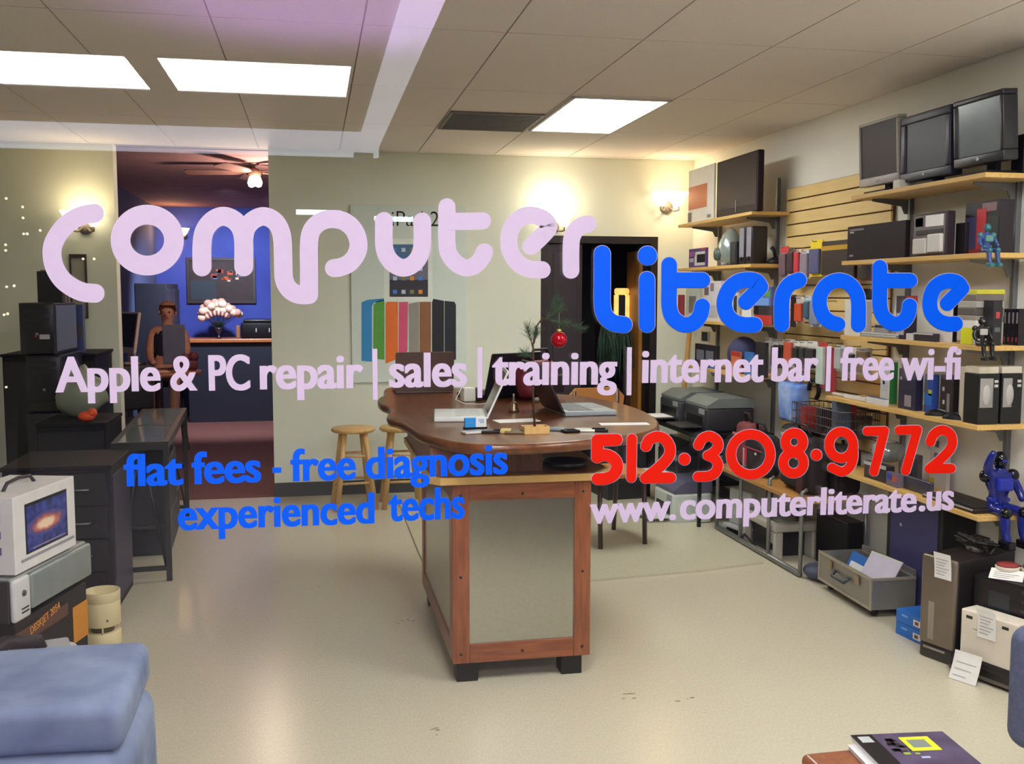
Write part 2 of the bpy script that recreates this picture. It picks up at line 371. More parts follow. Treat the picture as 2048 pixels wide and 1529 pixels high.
t = thing('printer', 'black printer with silver buttons at the right end of the blue-wall counter', 'printer', (-.69, 13.12, 1.045))
bx(-.2, .25, -.2, .2, 0, .2, .02, 3).build('body', BLACK, t); bx(-.17, .22, -.17, .17, .2, .24, .015, 3).build('lid', C(34, 34, 38, .35), t)
for x in (-.02, .14): bx(x, x+.012, -.206, -.199, .08, .13).build('button', LGREY, t)
bx(-.265, -.215, -.12, .0, 0, .16, .01).build('paper_tray', C(150, 96, 60, .5), t)
# fan with lamp
t = thing('ceiling_fan', 'ceiling fan with a glowing bulb in the purple-lit blue room', 'ceiling fan', (atY(508, 345, 8.95).x, 8.95, 2.72))
MB().lathe([(0, -.12), (.04, -.118), (.06, -.10), (.06, -.06), (.03, -.045), (.012, -.04), (.012, -.015), (.04, -.012), (.045, 0)], 20).build('motor', C(120, 90, 70, .4), t)
for k in range(5):
    m_ = Matrix.Rotation(2*PI*k/5+.5, 4, 'Z') @ Matrix.Translation((0, 0, -.08)) @ Matrix.Rotation(.2, 4, 'X')
    MB().prism([(.07, -.02), (.18, -.055), (.55, -.065), (.58, -.04), (.58, .04), (.55, .065), (.18, .055), (.07, .02)], -.004, .004, m_).build('blade', C(126, 92, 84, .5), t)
bulb = mat('bulb_glow', (1, .82, .66), .4, var=.02, emit=14)
for a in (0.2, 2.3, 4.4):
    MB().lathe([(.012, -.10), (.024, -.13), (.034, -.165), (.024, -.195), (0, -.205)], 14, c=(.035*math.cos(a), .035*math.sin(a), 0)).build('bulb', bulb, t)
t = thing('wall_sconce', 'small warm wall sconce lit in the far corner of the blue room', 'wall lamp', (atY(366, 450, 13.5).x, Y3, 2.34))
MB().lathe([(0, -.02), (.04, -.02), (.04, 0)], 14, axis='Y').build('backplate', BROWN, t)
MB().lathe([(.02, .0), (.05, .04), (.08, .1), (.07, .1), (0, .01)], 16, c=(0, -.09, 0)).build('lamp_shade', mat('lamp_glass_warm', (1, .62, .25), .4, emit=4), t)
MB().tube([(0, -.01, 0), (0, -.09, 0.0)], .008, 6).build('arm', BROWN, t)
# things at the left wall of the blue room
p = atX(255, 560, -1.97)
t = thing('picture', 'brown picture on the grey-blue side wall of the blue room', 'picture', (-1.97, 9.9, 1.7))
bx(0, .02, -.6, .6, 0, .36).build('frame', C(70, 52, 60, .5), t); bx(.02, .024, -.55, .55, .04, .32).build('canvas', C(112, 78, 80, .6), t)
t = thing('tall_cabinet', 'tall dark cabinet in the far left corner of the blue room', 'cabinet', (-1.965, 12.4, 0))
bx(0, .34, -.5, .5, 0, 1.72, .006).build('body', C(46, 46, 60, .5), t)
for y0 in (-.48, .02): bx(.34, .355, y0, y0+.46, .05, 1.66, .004).build('door', C(52, 52, 68, .5), t)
# round table, screen, person, chair
t = thing('round_table', 'round brown table in front of the person in the blue room', 'table', (-1.40, 9.6, 0))
MB().lathe([(0, .86), (.36, .86), (.38, .875), (.38, .895), (.36, .9), (0, .9)], 32).build('tabletop', C(150, 92, 56, .4), t)
MB().lathe([(.22, 0), (.22, .03), (.04, .06), (.035, .8), (.1, .86)], 20).build('pedestal', BROWN, t)
tag(bx(-.17, .15, -.12, .1, 0, .004).build('paper', C(224, 186, 160, .8), None, (-1.45, 9.48, .9), .3), 'loose pale paper lying on the round brown table', 'paper')
t = thing('computer_screen', 'flat grey-blue screen back standing on the round brown table', 'monitor', (-1.28, 9.76, .9))
bx(-.10, .10, -.015, .015, .05, .42, .008).build('screen', C(98, 100, 122, .5), t); bx(-.05, .05, -.06, .06, 0, .012).build('foot', DARK, t); bx(-.02, .02, .015, .03, .0, .2).build('stand', DARK, t)
t = thing('computer_screen', 'white-framed all-in-one screen turned sideways at the left edge of the blue room opening', 'monitor', (-1.76, 10.2, .93), -.95)
r_ = Matrix.Rotation(-.16, 3, 'X')
bx(-.2, .2, -.015, .015, .10, .50, .008, rot=r_).build('screen', C(226, 206, 196, .4), t); bx(-.18, .18, -.02, -.0151, .16, .48, rot=r_, piv=(0, 0, .3)).build('display', C(58, 52, 62, .3), t)
bx(-.08, .08, -.07, .07, 0, .012).build('foot', C(220, 190, 170, .4), t); bx(-.05, .05, .03, .045, .0, .2).build('stand', C(220, 190, 170, .4), t)
t = thing('side_desk', 'small dark desk under the white-framed screen in the blue room', 'desk', (-1.74, 10.25, 0))
bx(-.20, .10, -.2, .2, .89, .93, .005).build('desktop', C(60, 44, 50, .5), t)
for x in (-.19, .07):
    for y in (-.19, .16): bx(x, x+.03, y, y+.03, 0, .89).build('leg', BLACK, t)
t = thing('office_chair', 'black chair back standing at the left of the blue room opening', 'chair', (-1.52, 8.85, 0), .5)
bx(-.2, .2, .0, .05, .62, 1.0, .03, 3).build('backrest', C(24, 24, 30, .6), t); bx(-.22, .22, -.4, .02, .50, .57, .03, 3).build('seat', C(24, 24, 30, .6), t)
for x in (-.18, .18):
    for y in (-.36, .0): bx(x-.015, x+.015, y-.015, y+.015, 0, .5).build('leg', BLACK, t)
bx(-.02, .02, .01, .03, .54, .64).build('back_support', BLACK, t)
tag(MB().box(-.08, .08, -.06, .06, .0, .09, .03, 3).ball((-.03, -.03, .11), .045, 8).ball((.04, 0, .12), .05, 8).ball((0, .04, .10), .04, 8).build('flower_pot', C(96, 40, 44, .7), None, (-1.14, 9.68, .9)), 'low dark red flower pot at the right side of the round table', 'flower pot')
# seated person (one continuous body)
def skin_body(name, verts, edges, radii, m, parent=None, loc=(0, 0, 0), rotz=0, sub=2, root=0):
    me = bpy.data.meshes.new(name); me.from_pydata(verts, edges, []); o = bpy.data.objects.new(name, me); COL.objects.link(o)
    md = o.modifiers.new('s', 'SKIN'); sv = me.skin_vertices[0].data
    for k, r in enumerate(radii): sv[k].radius = r if isinstance(r, tuple) else (r, r)
    sv[root].use_root = True
    md2 = o.modifiers.new('u', 'SUBSURF'); md2.levels = sub; md2.render_levels = sub
    bpy.context.view_layer.update()
    m2 = bpy.data.meshes.new_from_object(o.evaluated_get(bpy.context.evaluated_depsgraph_get()))
    o.modifiers.clear(); o.data = m2; bpy.data.meshes.remove(me); m2.name = name
    m2.materials.clear(); m2.materials.append(m)
    for p_ in m2.polygons: p_.use_smooth = True
    o.location = loc; o.rotation_euler = (0, 0, rotz)
    if parent: o.parent = parent
    return o
pv = atY(335, 620, 10.52)
skinm = mat('skin', srgb(214, 158, 128), .55, var=.06, scale=20)
t = thing('person', 'person in a dark sleeveless top sitting behind the grey screen in the blue room', 'person', (pv.x, 10.52, 0), .0)
v = [(0, 0, .82), (0, .01, .98), (0, .02, 1.12), (0, .01, 1.23), (0, 0, 1.29), (0, -.01, 1.335), (0, -.015, 1.41), (0, -.005, 1.47),
     (-.15, .01, 1.235), (-.18, -.02, 1.03), (-.14, -.2, .93), (-.10, -.3, .935), (.15, .01, 1.235), (.18, -.02, 1.03), (.14, -.2, .93), (.10, -.3, .935),
     (-.09, -.08, .80), (-.10, -.42, .80), (-.10, -.44, .45), (-.10, -.50, .34), (.09, -.08, .80), (.10, -.42, .80), (.10, -.44, .45), (.10, -.50, .34)]
e = [(0, 1), (1, 2), (2, 3), (3, 4), (4, 5), (5, 6), (6, 7), (3, 8), (8, 9), (9, 10), (10, 11), (3, 12), (12, 13), (13, 14), (14, 15), (0, 16), (16, 17), (17, 18), (18, 19), (0, 20), (20, 21), (21, 22), (22, 23)]
rr = [(.15, .12), (.125, .1), (.14, .1), (.12, .08), .05, .052, (.078, .092), (.055, .065), .05, .042, .034, .028, .05, .042, .034, .028, .085, .062, .048, .035, .085, .062, .048, .035]
body = skin_body('body', v, e, rr, skinm, t)
hr = MB().ball((0, .012, 1.445), .092, 14, .95, 1, .98); 
bmesh.ops.delete(hr.b, geom=[q for q in hr.b.verts if q.co.y < -.035 and q.co.z < 1.475 or q.co.z < 1.39], context='VERTS')
hr.build('hair', C(190, 132, 92, .7), t)
MB().ball((0, -.105, 1.405), .014, 8, .8, 1, 1.3).build('nose', skinm, t)
for sx in (-1, 1): MB().ball((sx*.03, -.092, 1.425), .008, 6).build('eye', C(40, 30, 30, .3), t); MB().ball((sx*.08, 0, 1.41), .018, 6, .5, .8, 1.3).build('ear', skinm, t)
bx(-.02, .02, -.098, -.088, 1.368, 1.374).build('mouth', C(150, 80, 74, .5), t)
MB().lathe([(.17, .80), (.16, .9), (.145, .98), (.155, 1.1), (.15, 1.18), (.12, 1.235), (.09, 1.25)], 20, c=(0, .015, 0), sy=.74).build('top', C(40, 40, 56, .8), t)
bx(-.14, .14, -.45, .04, .72, .87, .06, 3).build('trousers', C(44, 42, 52, .8), t)
t = thing('bar_chair', 'dark high chair under the person in the blue room', 'chair', (pv.x, 10.54, 0))
MB().lathe([(0, .68), (.19, .68), (.2, .70), (.19, .72), (0, .72)], 20).build('seat', BLACK, t)
for a in (45, 135, 225, 315):
    c_, s_ = math.cos(math.radians(a)), math.sin(math.radians(a)); MB().tube([(.14*c_, .14*s_, .68), (.2*c_, .2*s_, 0)], .014, 6).build('leg', BLACK, t)
# ================================================================== OUTSIDE: covered walk behind the viewer (seen mirrored in the pane)
def mY(v): return 2*GY-v            # depth seen in the pane -> true depth outside
HZ = EYE+1.49
cx1 = .457*1.49
struct(bx(-7, 6, -13, GY-.2, -.15, -.03).build('ground_pavement', mat('pavement', srgb(80, 77, 79), .9, var=.15, scale=40)))
b = MB().use(C(150, 146, 150, .9)).box(-7, cx1, mY(11.0), GY-.12, HZ, HZ+.15)
struct(b.build('ceiling_canopy'))
fas = mat('fascia_added_glow', (.72, .80, 1.0), .6, var=.05, scale=1.2, emit=L_FASCIA)  # added emission stands in for lamp light falling on the white beam
zt = EYE+1.49
b = MB(); b.box(-7, cx1+.04, mY(11.15), mY(11.02), zt-.02, zt+.5); tag(b.build('added_glow_strip', fas), 'long white roof beam with added glow along the outer edge of the walkway roof, behind the viewer', 'added glow strip')
b = MB(); b.box(-7, cx1+.0, mY(10.95), mY(9.5), HZ-.012, HZ-.002); tag(b.build('added_glow_strip', mat('soffit_added_glow', (.72, .78, 1.0), .6, var=.08, scale=1.2, emit=4.0)), 'broad ceiling strip with added glow along the outer edge of the walkway roof, behind the viewer', 'added glow strip')  # no lamp here; emission added for the pale mirrored band
b = MB(); b.box(cx1-.22, cx1, mY(9.5), -1.2, HZ-.012, HZ-.002); tag(b.build('added_glow_strip', mat('soffit_side_added_glow', (.82, .84, 1.0), .6, var=.08, scale=1.2, emit=3.6)), 'narrow ceiling strip with added glow along the side edge of the walkway roof, behind the viewer', 'added glow strip')  # side strip glows in place of light falling on it
for x0, x1, lab in ((-.94, .268, 'right'), (-2.35, -1.13, 'left')):
    t = thing('canopy_light', 'large white light panel at the %s in the walkway roof, mirrored in the window' % lab, 'ceiling light', ((x0+x1)/2, (mY(6.73)+mY(7.79))/2, HZ))
    w2, d2 = (x1-x0)/2, (mY(6.73)-mY(7.79))/2
    bx(-w2, w2, -d2, d2, -.012, -.004).build('diffuser', mat('canopy_lamp', (1, .97, .98), .5, var=.01, emit=L_CANOPY), t)
    fr = MB()
    for a in ((-w2-.03, w2+.03, -d2-.03, -d2), (-w2-.03, w2+.03, d2, d2+.03), (-w2-.03, -w2, -d2, d2), (w2, w2+.03, -d2, d2)): fr.box(*a, -.02, -.001)
    fr.build('frame', GREY, t)
for x in (-6.5, .55): struct(bx(x-.1, x+.1, mY(11.0), mY(10.8), -.03, HZ).build('post_canopy', C(90, 86, 90, .7)))
# shop tubes across the walk, string lights
tube = mat('cool_tube', (.75, .92, 1.0), .4, var=.01, emit=16)
for k, (x0, x1, py) in enumerate(((592, 682, 424), (716, 826, 437))):
    D = 14.0; q0, q1 = atY(x0, py, D), atY(x1, py+2, D)
    tag(MB().tube([(q0.x, mY(D), q0.z), (q1.x, mY(D), q1.z)], .035, 8).build('tube_light', tube), ['cool white fluorescent tube mirrored high in the pane left of the poster title', 'cool white fluorescent tube mirrored in the pane across the poster title'][k], 'tube light')
t = thing('tree', 'bare little outdoor tree carrying small string lights, mirrored at the left of the pane', 'tree', (atY(30, 560, 9).x, mY(9.0), -.03))
MB().tube([(0, 0, 0), (.03, 0, .9), (-.02, 0, 1.9), (.03, 0, 2.7)], [.05, .045, .03, .01], 8).build('trunk', C(30, 26, 26, .9), t)
bulbs = [(12, 397), (45, 414), (46, 436), (80, 461), (27, 469), (47, 468), (54, 468), (11, 490), (11, 501), (13, 574), (28, 572), (8, 630), (15, 628), (29, 616), (166, 518), (188, 518), (12, 775)]
sb = mat('fairy_bulb', (1, .85, .6), .4, var=.02, emit=14)
rg = random.Random(11)
for (x, y) in bulbs:
    q = atY(x, y, 9.0+rg.uniform(-.3, .3)); q.y = mY(q.y)
    o = MB().ball((0, 0, 0), .011, 8).build('fairy_light', sb, None, q); tag(o, 'tiny warm string light mirrored as a dot in the left of the pane', 'string light', 'string lights mirrored in the pane')
# ================================================================== LETTERING ON THE PANE
LY = GY-.003
LIL = mat('lilac_vinyl', srgb(232, 214, 232), .6, var=.015, scale=60)
BLU = mat('blue_vinyl', srgb(0, 104, 255), .5, var=.015, scale=60, spec=.2)
REDV = mat('red_vinyl', srgb(255, 34, 6), .5, var=.015, scale=60, spec=.2)
EDGE = mat('pale_edge_vinyl', srgb(196, 190, 206), .6, var=.02)
def smooth_path(p, n=10):
    if len(p) < 3: return [Vector(q) for q in p]
    P = [Vector(q) for q in p]; P = [P[0]*2-P[1]] + P + [P[-1]*2-P[-2]]; out = []
    for i in range(1, len(P)-2):
        for k in range(n):
            u = k/n; a, b_, c, d = P[i-1:i+3]
            out.append(.5*((2*b_)+(c-a)*u+(2*a-5*b_+4*c-d)*u*u+(3*b_-a-3*c+d)*u**3))
    return out+[P[-2]]
def stroke_poly(b, path, r, closed=False, y=LY, th=.0006, sm=True):
    pts = smooth_path(path) if (sm and not closed) else [Vector(q) for q in path]
    n = len(pts); Lf, Rt = [], []
    for i, p in enumerate(pts):
        a = pts[(i-1) % n] if (closed or i) else pts[i]; c = pts[(i+1) % n] if (closed or i < n-1) else pts[i]
        d = (c-a).normalized(); nn = Vector((-d.y, d.x)); Lf.append(p+nn*r); Rt.append(p-nn*r)
    def V2(q, yy): return b.b.verts.new(atY(q.x, q.y, yy))
    fs = []
    for yy, flip in ((y-th, 0), (y, 1)):
        A = [V2(q, yy) for q in Lf]; B = [V2(q, yy) for q in Rt]
        for i in range(n if closed else n-1):
            j = (i+1) % n; fs.append(b.b.faces.new((A[i], A[j], B[j], B[i])))
        if not closed:
            for end, nb in ((0, 1), (n-1, n-2)):
                c = pts[end]; d = c-pts[nb]; a0 = math.atan2(d.y, d.x)-PI/2
                ring = [V2(c+Vector((math.cos(a0+PI*k/16), math.sin(a0+PI*k/16)))*r, yy) for k in range(17)]; fs.append(b.b.faces.new(ring))
    b._fin(fs, False)
def ell(cx, cy, rx, ry, n=56): return [(cx+rx*math.cos(2*PI*k/n), cy+ry*math.sin(2*PI*k/n)) for k in range(n)]
def logo(label, glyphs, m, edge=None, name='window_lettering'):
    c0 = glyphs[0][1][0][0][0]
    o0 = atY(c0[0], c0[1], LY); t = thing(name, label, 'window lettering', o0)
    for ch, strokes in glyphs:
        b = MB()
        for i_, s in enumerate(strokes): stroke_poly(b, s[0], s[1], len(s) > 2 and s[2] == 'c', y=LY-.0003*i_, sm=not (len(s) > 2 and s[2] == 'l'))
        o = b.build('letter', m, t); o.location = -o0
        if edge:
            b = MB()
            for i_, s in enumerate(strokes): stroke_poly(b, s[0], s[1]+1.1, len(s) > 2 and s[2] == 'c', y=LY+.0012-.0002*i_, th=.0001, sm=not (len(s) > 2 and s[2] == 'l'))
            e = b.build('letter_edge', edge, o)
    return t
logo('big rounded pale lilac lettering across the upper middle of the window pane', [
 ('c', [([(189, 427), (166, 431), (141, 443), (120, 464), (107, 487), (104, 508), (109, 534), (124, 559), (146, 576), (168, 585), (190, 587)], 19)]),
 ('o', [(ell(294.5, 480.5, 53.5, 51), 19.8, 'c')]),
 ('m', [([(404, 534), (404, 490), (409, 462), (424, 442), (444, 433), (464, 438), (480, 454), (487, 480), (487.5, 534)], 19),
        ([(487.5, 480), (492, 458), (506, 441), (526, 433), (546, 440), (559, 457), (565, 482), (566.5, 530), (568, 558), (577, 577), (592, 588), (607, 590.5), (618, 590)], 18.5)]),
 ('p', [([(618, 590), (618, 540), (618, 486), (624, 460), (641, 444), (664, 438), (690, 444), (709, 462), (717, 488), (712, 510), (698, 527), (680, 535), (668, 536.5)], 18.2)]),
 ('u', [([(768, 442), (768, 490), (775, 514), (790, 530), (807, 536), (824, 530), (838, 514), (844.5, 490), (844.5, 443)], 17.7)]),
 ('t', [([(894, 414), (894, 490), (901, 513), (917, 530), (936, 536), (954, 528), (966, 512), (969, 504)], 17.2), ([(894, 443), (930, 443), (965, 442)], 17.2)]),
 ('e', [([(1062, 493), (1080, 476), (1096, 459)], 17.5), ([(1096, 459), (1097, 450), (1086, 438), (1065, 431), (1045, 434), (1027, 450), (1018, 474), (1021, 503), (1036, 526), (1058, 538), (1084, 540)], 17.3)]),
 ('r', [([(1142, 541), (1142, 500), (1144, 476), (1153, 459), (1166, 450), (1177, 448)], 16.8)])], LIL)
logo('big rounded bright blue lettering on the right half of the window pane', [
 ('l', [([(1204.5, 508), (1204.5, 560), (1204.5, 608), (1210, 631), (1226, 646), (1248, 650)], 16.5)]),
 ('i', [([(1294, 559), (1294, 605), (1294, 650)], 15.7), ([(1295, 511), (1295, 512.5)], 18.8)]),
 ('t', [([(1338.5, 530), (1338.5, 575), (1338.5, 612), (1345, 634), (1360, 647), (1376, 650), (1391, 643), (1401, 629), (1404.5, 613)], 15.4), ([(1338.5, 560.5), (1370, 560.5), (1405, 560.5)], 15.4)]),
 ('e', [([(1492, 604), (1508, 588), (1521, 574)], 15.5), ([(1521, 574), (1513, 563), (1496, 560), (1476, 564), (1459, 578), (1449, 603), (1453, 627), (1467, 643), (1487, 650), (1509, 650)], 15.5)]),
 ('r', [([(1563.5, 649), (1563.5, 608), (1567, 587), (1579, 569), (1598, 560.5)], 15.3)]),
 ('a', [([(1676, 649), (1659, 643), (1645, 629), (1639, 607), (1643, 585), (1657, 568), (1678, 561), (1697, 567), (1711, 583), (1717, 605), (1717, 650)], 14.6)]),
 ('t', [([(1760, 535), (1760, 580), (1760, 612), (1766, 632), (1780, 645), (1795, 648), (1809, 641), (1817, 627), (1819.5, 612)], 14.7), ([(1760, 562), (1790, 561.5), (1820, 561.5)], 14.7)]),
 ('e', [([(1895, 607), (1911, 591), (1924, 577)], 14.8), ([(1924, 577), (1916, 566), (1900, 562), (1882, 566), (1867, 579), (1860, 603), (1863, 625), (1876, 641), (1894, 648), (1911, 648)], 14.8)])], BLU, EDGE)
logo('bright red rounded telephone number on the lower right of the pane', [
 ('5', [([(1233, 880), (1195, 881)], 11.8, 'l'), ([(1195, 881), (1194.5, 915)], 11.8, 'l'), ([(1194.5, 913), (1214, 911), (1230, 921), (1234, 936), (1226, 951), (1210, 958), (1195, 958.5)], 11.8)]),
 ('1', [([(1264, 878), (1262.5, 956)], 9.8, 'l')]),
 ('2', [([(1292, 893), (1299, 880), (1315, 874), (1331, 880), (1340, 897), (1336, 916), (1315, 938), (1291, 957)], 10.8), ([(1291, 956.5), (1341, 956)], 10.8, 'l')]),
 ('dot', [([(1369, 918.5), (1369, 919.5)], 11.6)]),
 ('3', [([(1397, 891), (1405, 878), (1420, 873), (1434, 882), (1435.5, 896), (1425, 907), (1416, 912)], 10), ([(1416, 912), (1428, 917), (1436, 930), (1431, 945), (1417, 953), (1396, 954)], 10)]),
 ('0', [(ell(1501.5, 909.5, 39.5, 40.5), 9.6, 'c')]),
 ('8', [(ell(1588.5, 884.5, 17.5, 18), 9.7, 'c'), (ell(1587, 926.5, 20.3, 20.8), 9.5, 'c')]),
 ('dot', [([(1632.7, 910), (1632.7, 911)], 11)]),
 ('9', [(ell(1682.5, 890.5, 24, 26.5), 9.4, 'c'), ([(1706.5, 890), (1706.5, 917), (1699, 935), (1684, 944), (1664, 936)], 9.2)]),
 ('7', [([(1734.5, 863), (1769, 862.5)], 9, 'l'), ([(1769, 862.5), (1748, 944)], 9, 'l')]),
 ('7', [([(1799, 861), (1835, 860)], 9, 'l'), ([(1835, 860), (1811.5, 942)], 9, 'l')]),
 ('2', [([(1861, 884), (1868, 869), (1884, 860.5), (1900, 868), (1905, 885), (1898, 902), (1876, 924), (1859, 938)], 9.5), ([(1859, 938), (1902, 937.5)], 9.5, 'l')])], REDV, EDGE)
def line(label, items, m):
    q = atY(items[0][1], items[0][2], LY); t = thing('window_lettering', label, 'window lettering', q)
    for body, x0, y0, x1, y1, cap in items:
        P0, P1 = atY(x0, y0, LY), atY(x1, y1, LY)
        if body == '|':
            b = MB(); h = atY(x0, y0-cap, LY).z-P0.z
            b.prism([(P0.x, P0.z), (P1.x, P1.z), (P1.x, P1.z+h), (P0.x, P0.z+h)], LY-.0006, LY, Matrix(((1, 0, 0, 0), (0, 0, 1, 0), (0, 1, 0, 0), (0, 0, 0, 1))))
            o = b.build('bar', m, t); o.location = -q; continue
        h = atY(x0, y0-cap, LY).z-P0.z
        words(body, m, t, 'word', P0, P1, h, offset=BOLD, fat=.024 if body not in '-&' else .012)
    return t
BOLD = .014
line('white condensed line of words across the middle of the pane', [
 ('Apple', 111, 784, 322, 781, 73), ('&', 341, 781, 395.5, 780, 73), ('PC', 418, 780.5, 501, 779, 73), ('repair', 520, 778, 727, 775, 72), ('|', 746, 800, 755.5, 800, 102),
 ('sales', 778, 774, 934, 772, 71), ('|', 955, 796, 964.5, 796, 101), ('training', 984, 770, 1233.5, 768, 71), ('|', 1253, 791, 1262.5, 791, 96),
 ('internet', 1283, 765, 1526.5, 763, 70), ('bar', 1542, 762, 1636, 761, 70), ('|', 1651, 783, 1660, 783, 90), ('free', 1679, 760.5, 1787, 759.5, 69), ('wi-fi', 1800, 759.5, 1920, 758, 68)], LIL)
line('blue condensed line of words, upper of the two at the lower left of the pane', [
 ('flat', 248, 972, 367, 969, 66), ('fees', 384, 968, 523, 963, 66), ('-', 545, 961, 563, 960.5, 66), ('free', 581, 962, 712, 958, 66), ('diagnosis', 731, 958, 1015.5, 947, 66)], BLU)
line('blue condensed line of words, lower of the two at the lower left of the pane', [
 ('experienced', 356, 1060, 749, 1046, 66), ('techs', 777, 1042, 929.5, 1036, 66)], BLU)
line('white web address under the red telephone number on the pane', [
 ('www.', 1179, 1047, 1352, 1039, 58), ('computerliterate', 1359, 1039, 1832, 1023, 58), ('.us', 1837, 1022, 1907, 1019, 58)], LIL)
# ================================================================== POSTER
pw0, pw1 = atY(700, 410, YB), atY(932, 762, YB)
t = thing('poster', 'large white wall poster of a tablet above a fan of coloured covers', 'poster', (pw0.x, YB, pw1.z))
W_, H_ = pw1.x-pw0.x, pw0.z-pw1.z
bx(0, W_, -.022, -.002, 0, H_, .002).build('board', mat('poster_white', srgb(216, 228, 220), .5, var=.02), t)
def pp(px, py):
    q = atY(px, py, YB-.024); return (q.x-pw0.x, q.z-pw1.z)
XZ = Matrix(((1, 0, 0, 0), (0, 0, 1, 0), (0, 1, 0, 0), (0, 0, 0, 1)))
def flat(name, polys, y0=-.0235, y1=-.0221, par=t, mtx=XZ, conv=pp):
    b = MB()
    for m_, pl in polys: b.use(m_).prism([conv(*q) for q in pl], y0, y1, mtx)
    return b.build(name, None, par)
cov = [(C(40, 140, 205, .5), [(723, 722), (723, 605), (735, 600), (768, 597), (768, 602), (748, 606), (744, 612), (744, 724)]), (C(88, 162, 62, .5), [(746, 718), (747, 610), (756, 602), (769, 600), (769, 720)]),
 (C(236, 118, 36, .5), [(771, 728), (771, 608), (775, 603), (796, 603), (796, 718)]), (C(222, 86, 124, .5), [(797, 718), (798, 605), (816, 603), (815, 700), (811, 714)]), (C(150, 146, 136, .5), [(818, 718), (817, 608), (838, 604), (838, 718)]),
 (C(146, 96, 56, .5), [(839, 718), (839, 604), (862, 604), (862, 718)]), (C(28, 28, 36, .5), [(864, 720), (864, 603), (867, 598), (888, 602), (888, 720)]), (C(34, 38, 52, .5), [(889, 720), (889, 602), (909, 604), (912, 610), (912, 720)])]
for m_, pl in cov: flat('cover_picture', [(m_, pl)])
flat('tablet_picture', [(C(232, 240, 232, .4), [(768, 478), (865, 478), (865, 604), (768, 604)])], -.0236, -.0222)
flat('screen_picture', [(C(70, 110, 150, .4), [(779, 489), (856, 489), (856, 520), (779, 520)]), (C(110, 112, 130, .4), [(779, 520), (856, 520), (856, 560), (779, 560)]), (C(62, 58, 74, .4), [(779, 560), (856, 560), (856, 594), (779, 594)])], -.0242, -.0237)
ic = []
for r_, yy in enumerate((500, 519, 538, 557, 584)):
    for k in range(4):
        x = 786+k*17; ic.append(([C(70, 130, 220, .4), C(190, 210, 230, .4), C(130, 130, 80, .4), C(236, 150, 60, .4)][(k+r_*3) % 4], [(x, yy-4), (x+8, yy-4), (x+8, yy+4), (x, yy+4)]))
flat('icons_picture', ic, -.0246, -.0243)
q0, q1 = pp(784, 452), pp(878, 453)
words('iPad 2', BLACK, t, 'title', (q0[0], -.0225, q0[1]), (q1[0], -.0225, q1[1]), .125, local=True, offset=-.006)
ap = [pp(762+9*math.cos(a)*(1-.16*math.exp(-((a+PI/2) % (2*PI))**2*6)), 444+9.5*math.sin(a)) for a in [2*PI*k/28 for k in range(28)]]
b = MB().prism(ap, -.0235, -.0221, XZ); b.prism([pp(762, 432), pp(766, 426), pp(769, 427), pp(766, 432)], -.0235, -.0221, XZ); b.build('logo', BLACK, t)
# ================================================================== STOOLS
def stool(x, y, label, rz):
    t = thing('bar_stool', label, 'stool', (x, y, 0), rz)
    MB().lathe([(0, .575), (.15, .575), (.163, .585), (.165, .597), (.155, .607), (0, .607)], 32).build('seat', STOOLWOOD, t)
    for k in range(4):
        a = PI/4+k*PI/2; c_, s_ = math.cos(a), math.sin(a)
        MB().tube([(.105*c_, .105*s_, .58), (.2*c_, .2*s_, 0)], [.022, .021], 10).build('leg', STOOLWOOD, t)
    for z, ks in ((.14, (1, 3)), (.2, (0, 2)), (.34, (1, 3)), (.40, (0, 2))):
        for k in ks:
            r_ = .105+.095*(1-z/.58); a, c2 = PI/4+k*PI/2, PI/4+(k+1)*PI/2
            MB().tube([(r_*math.cos(a), r_*math.sin(a), z), (r_*math.cos(c2), r_*math.sin(c2), z)], .0095, 8).build('stretcher', STOOLWOOD, t)
    return t
stool(.28, 7.55, 'left wooden bar stool standing at the back wall', .1)
stool(.64, 7.55, 'right wooden bar stool at the back wall, half behind the bar', .0)
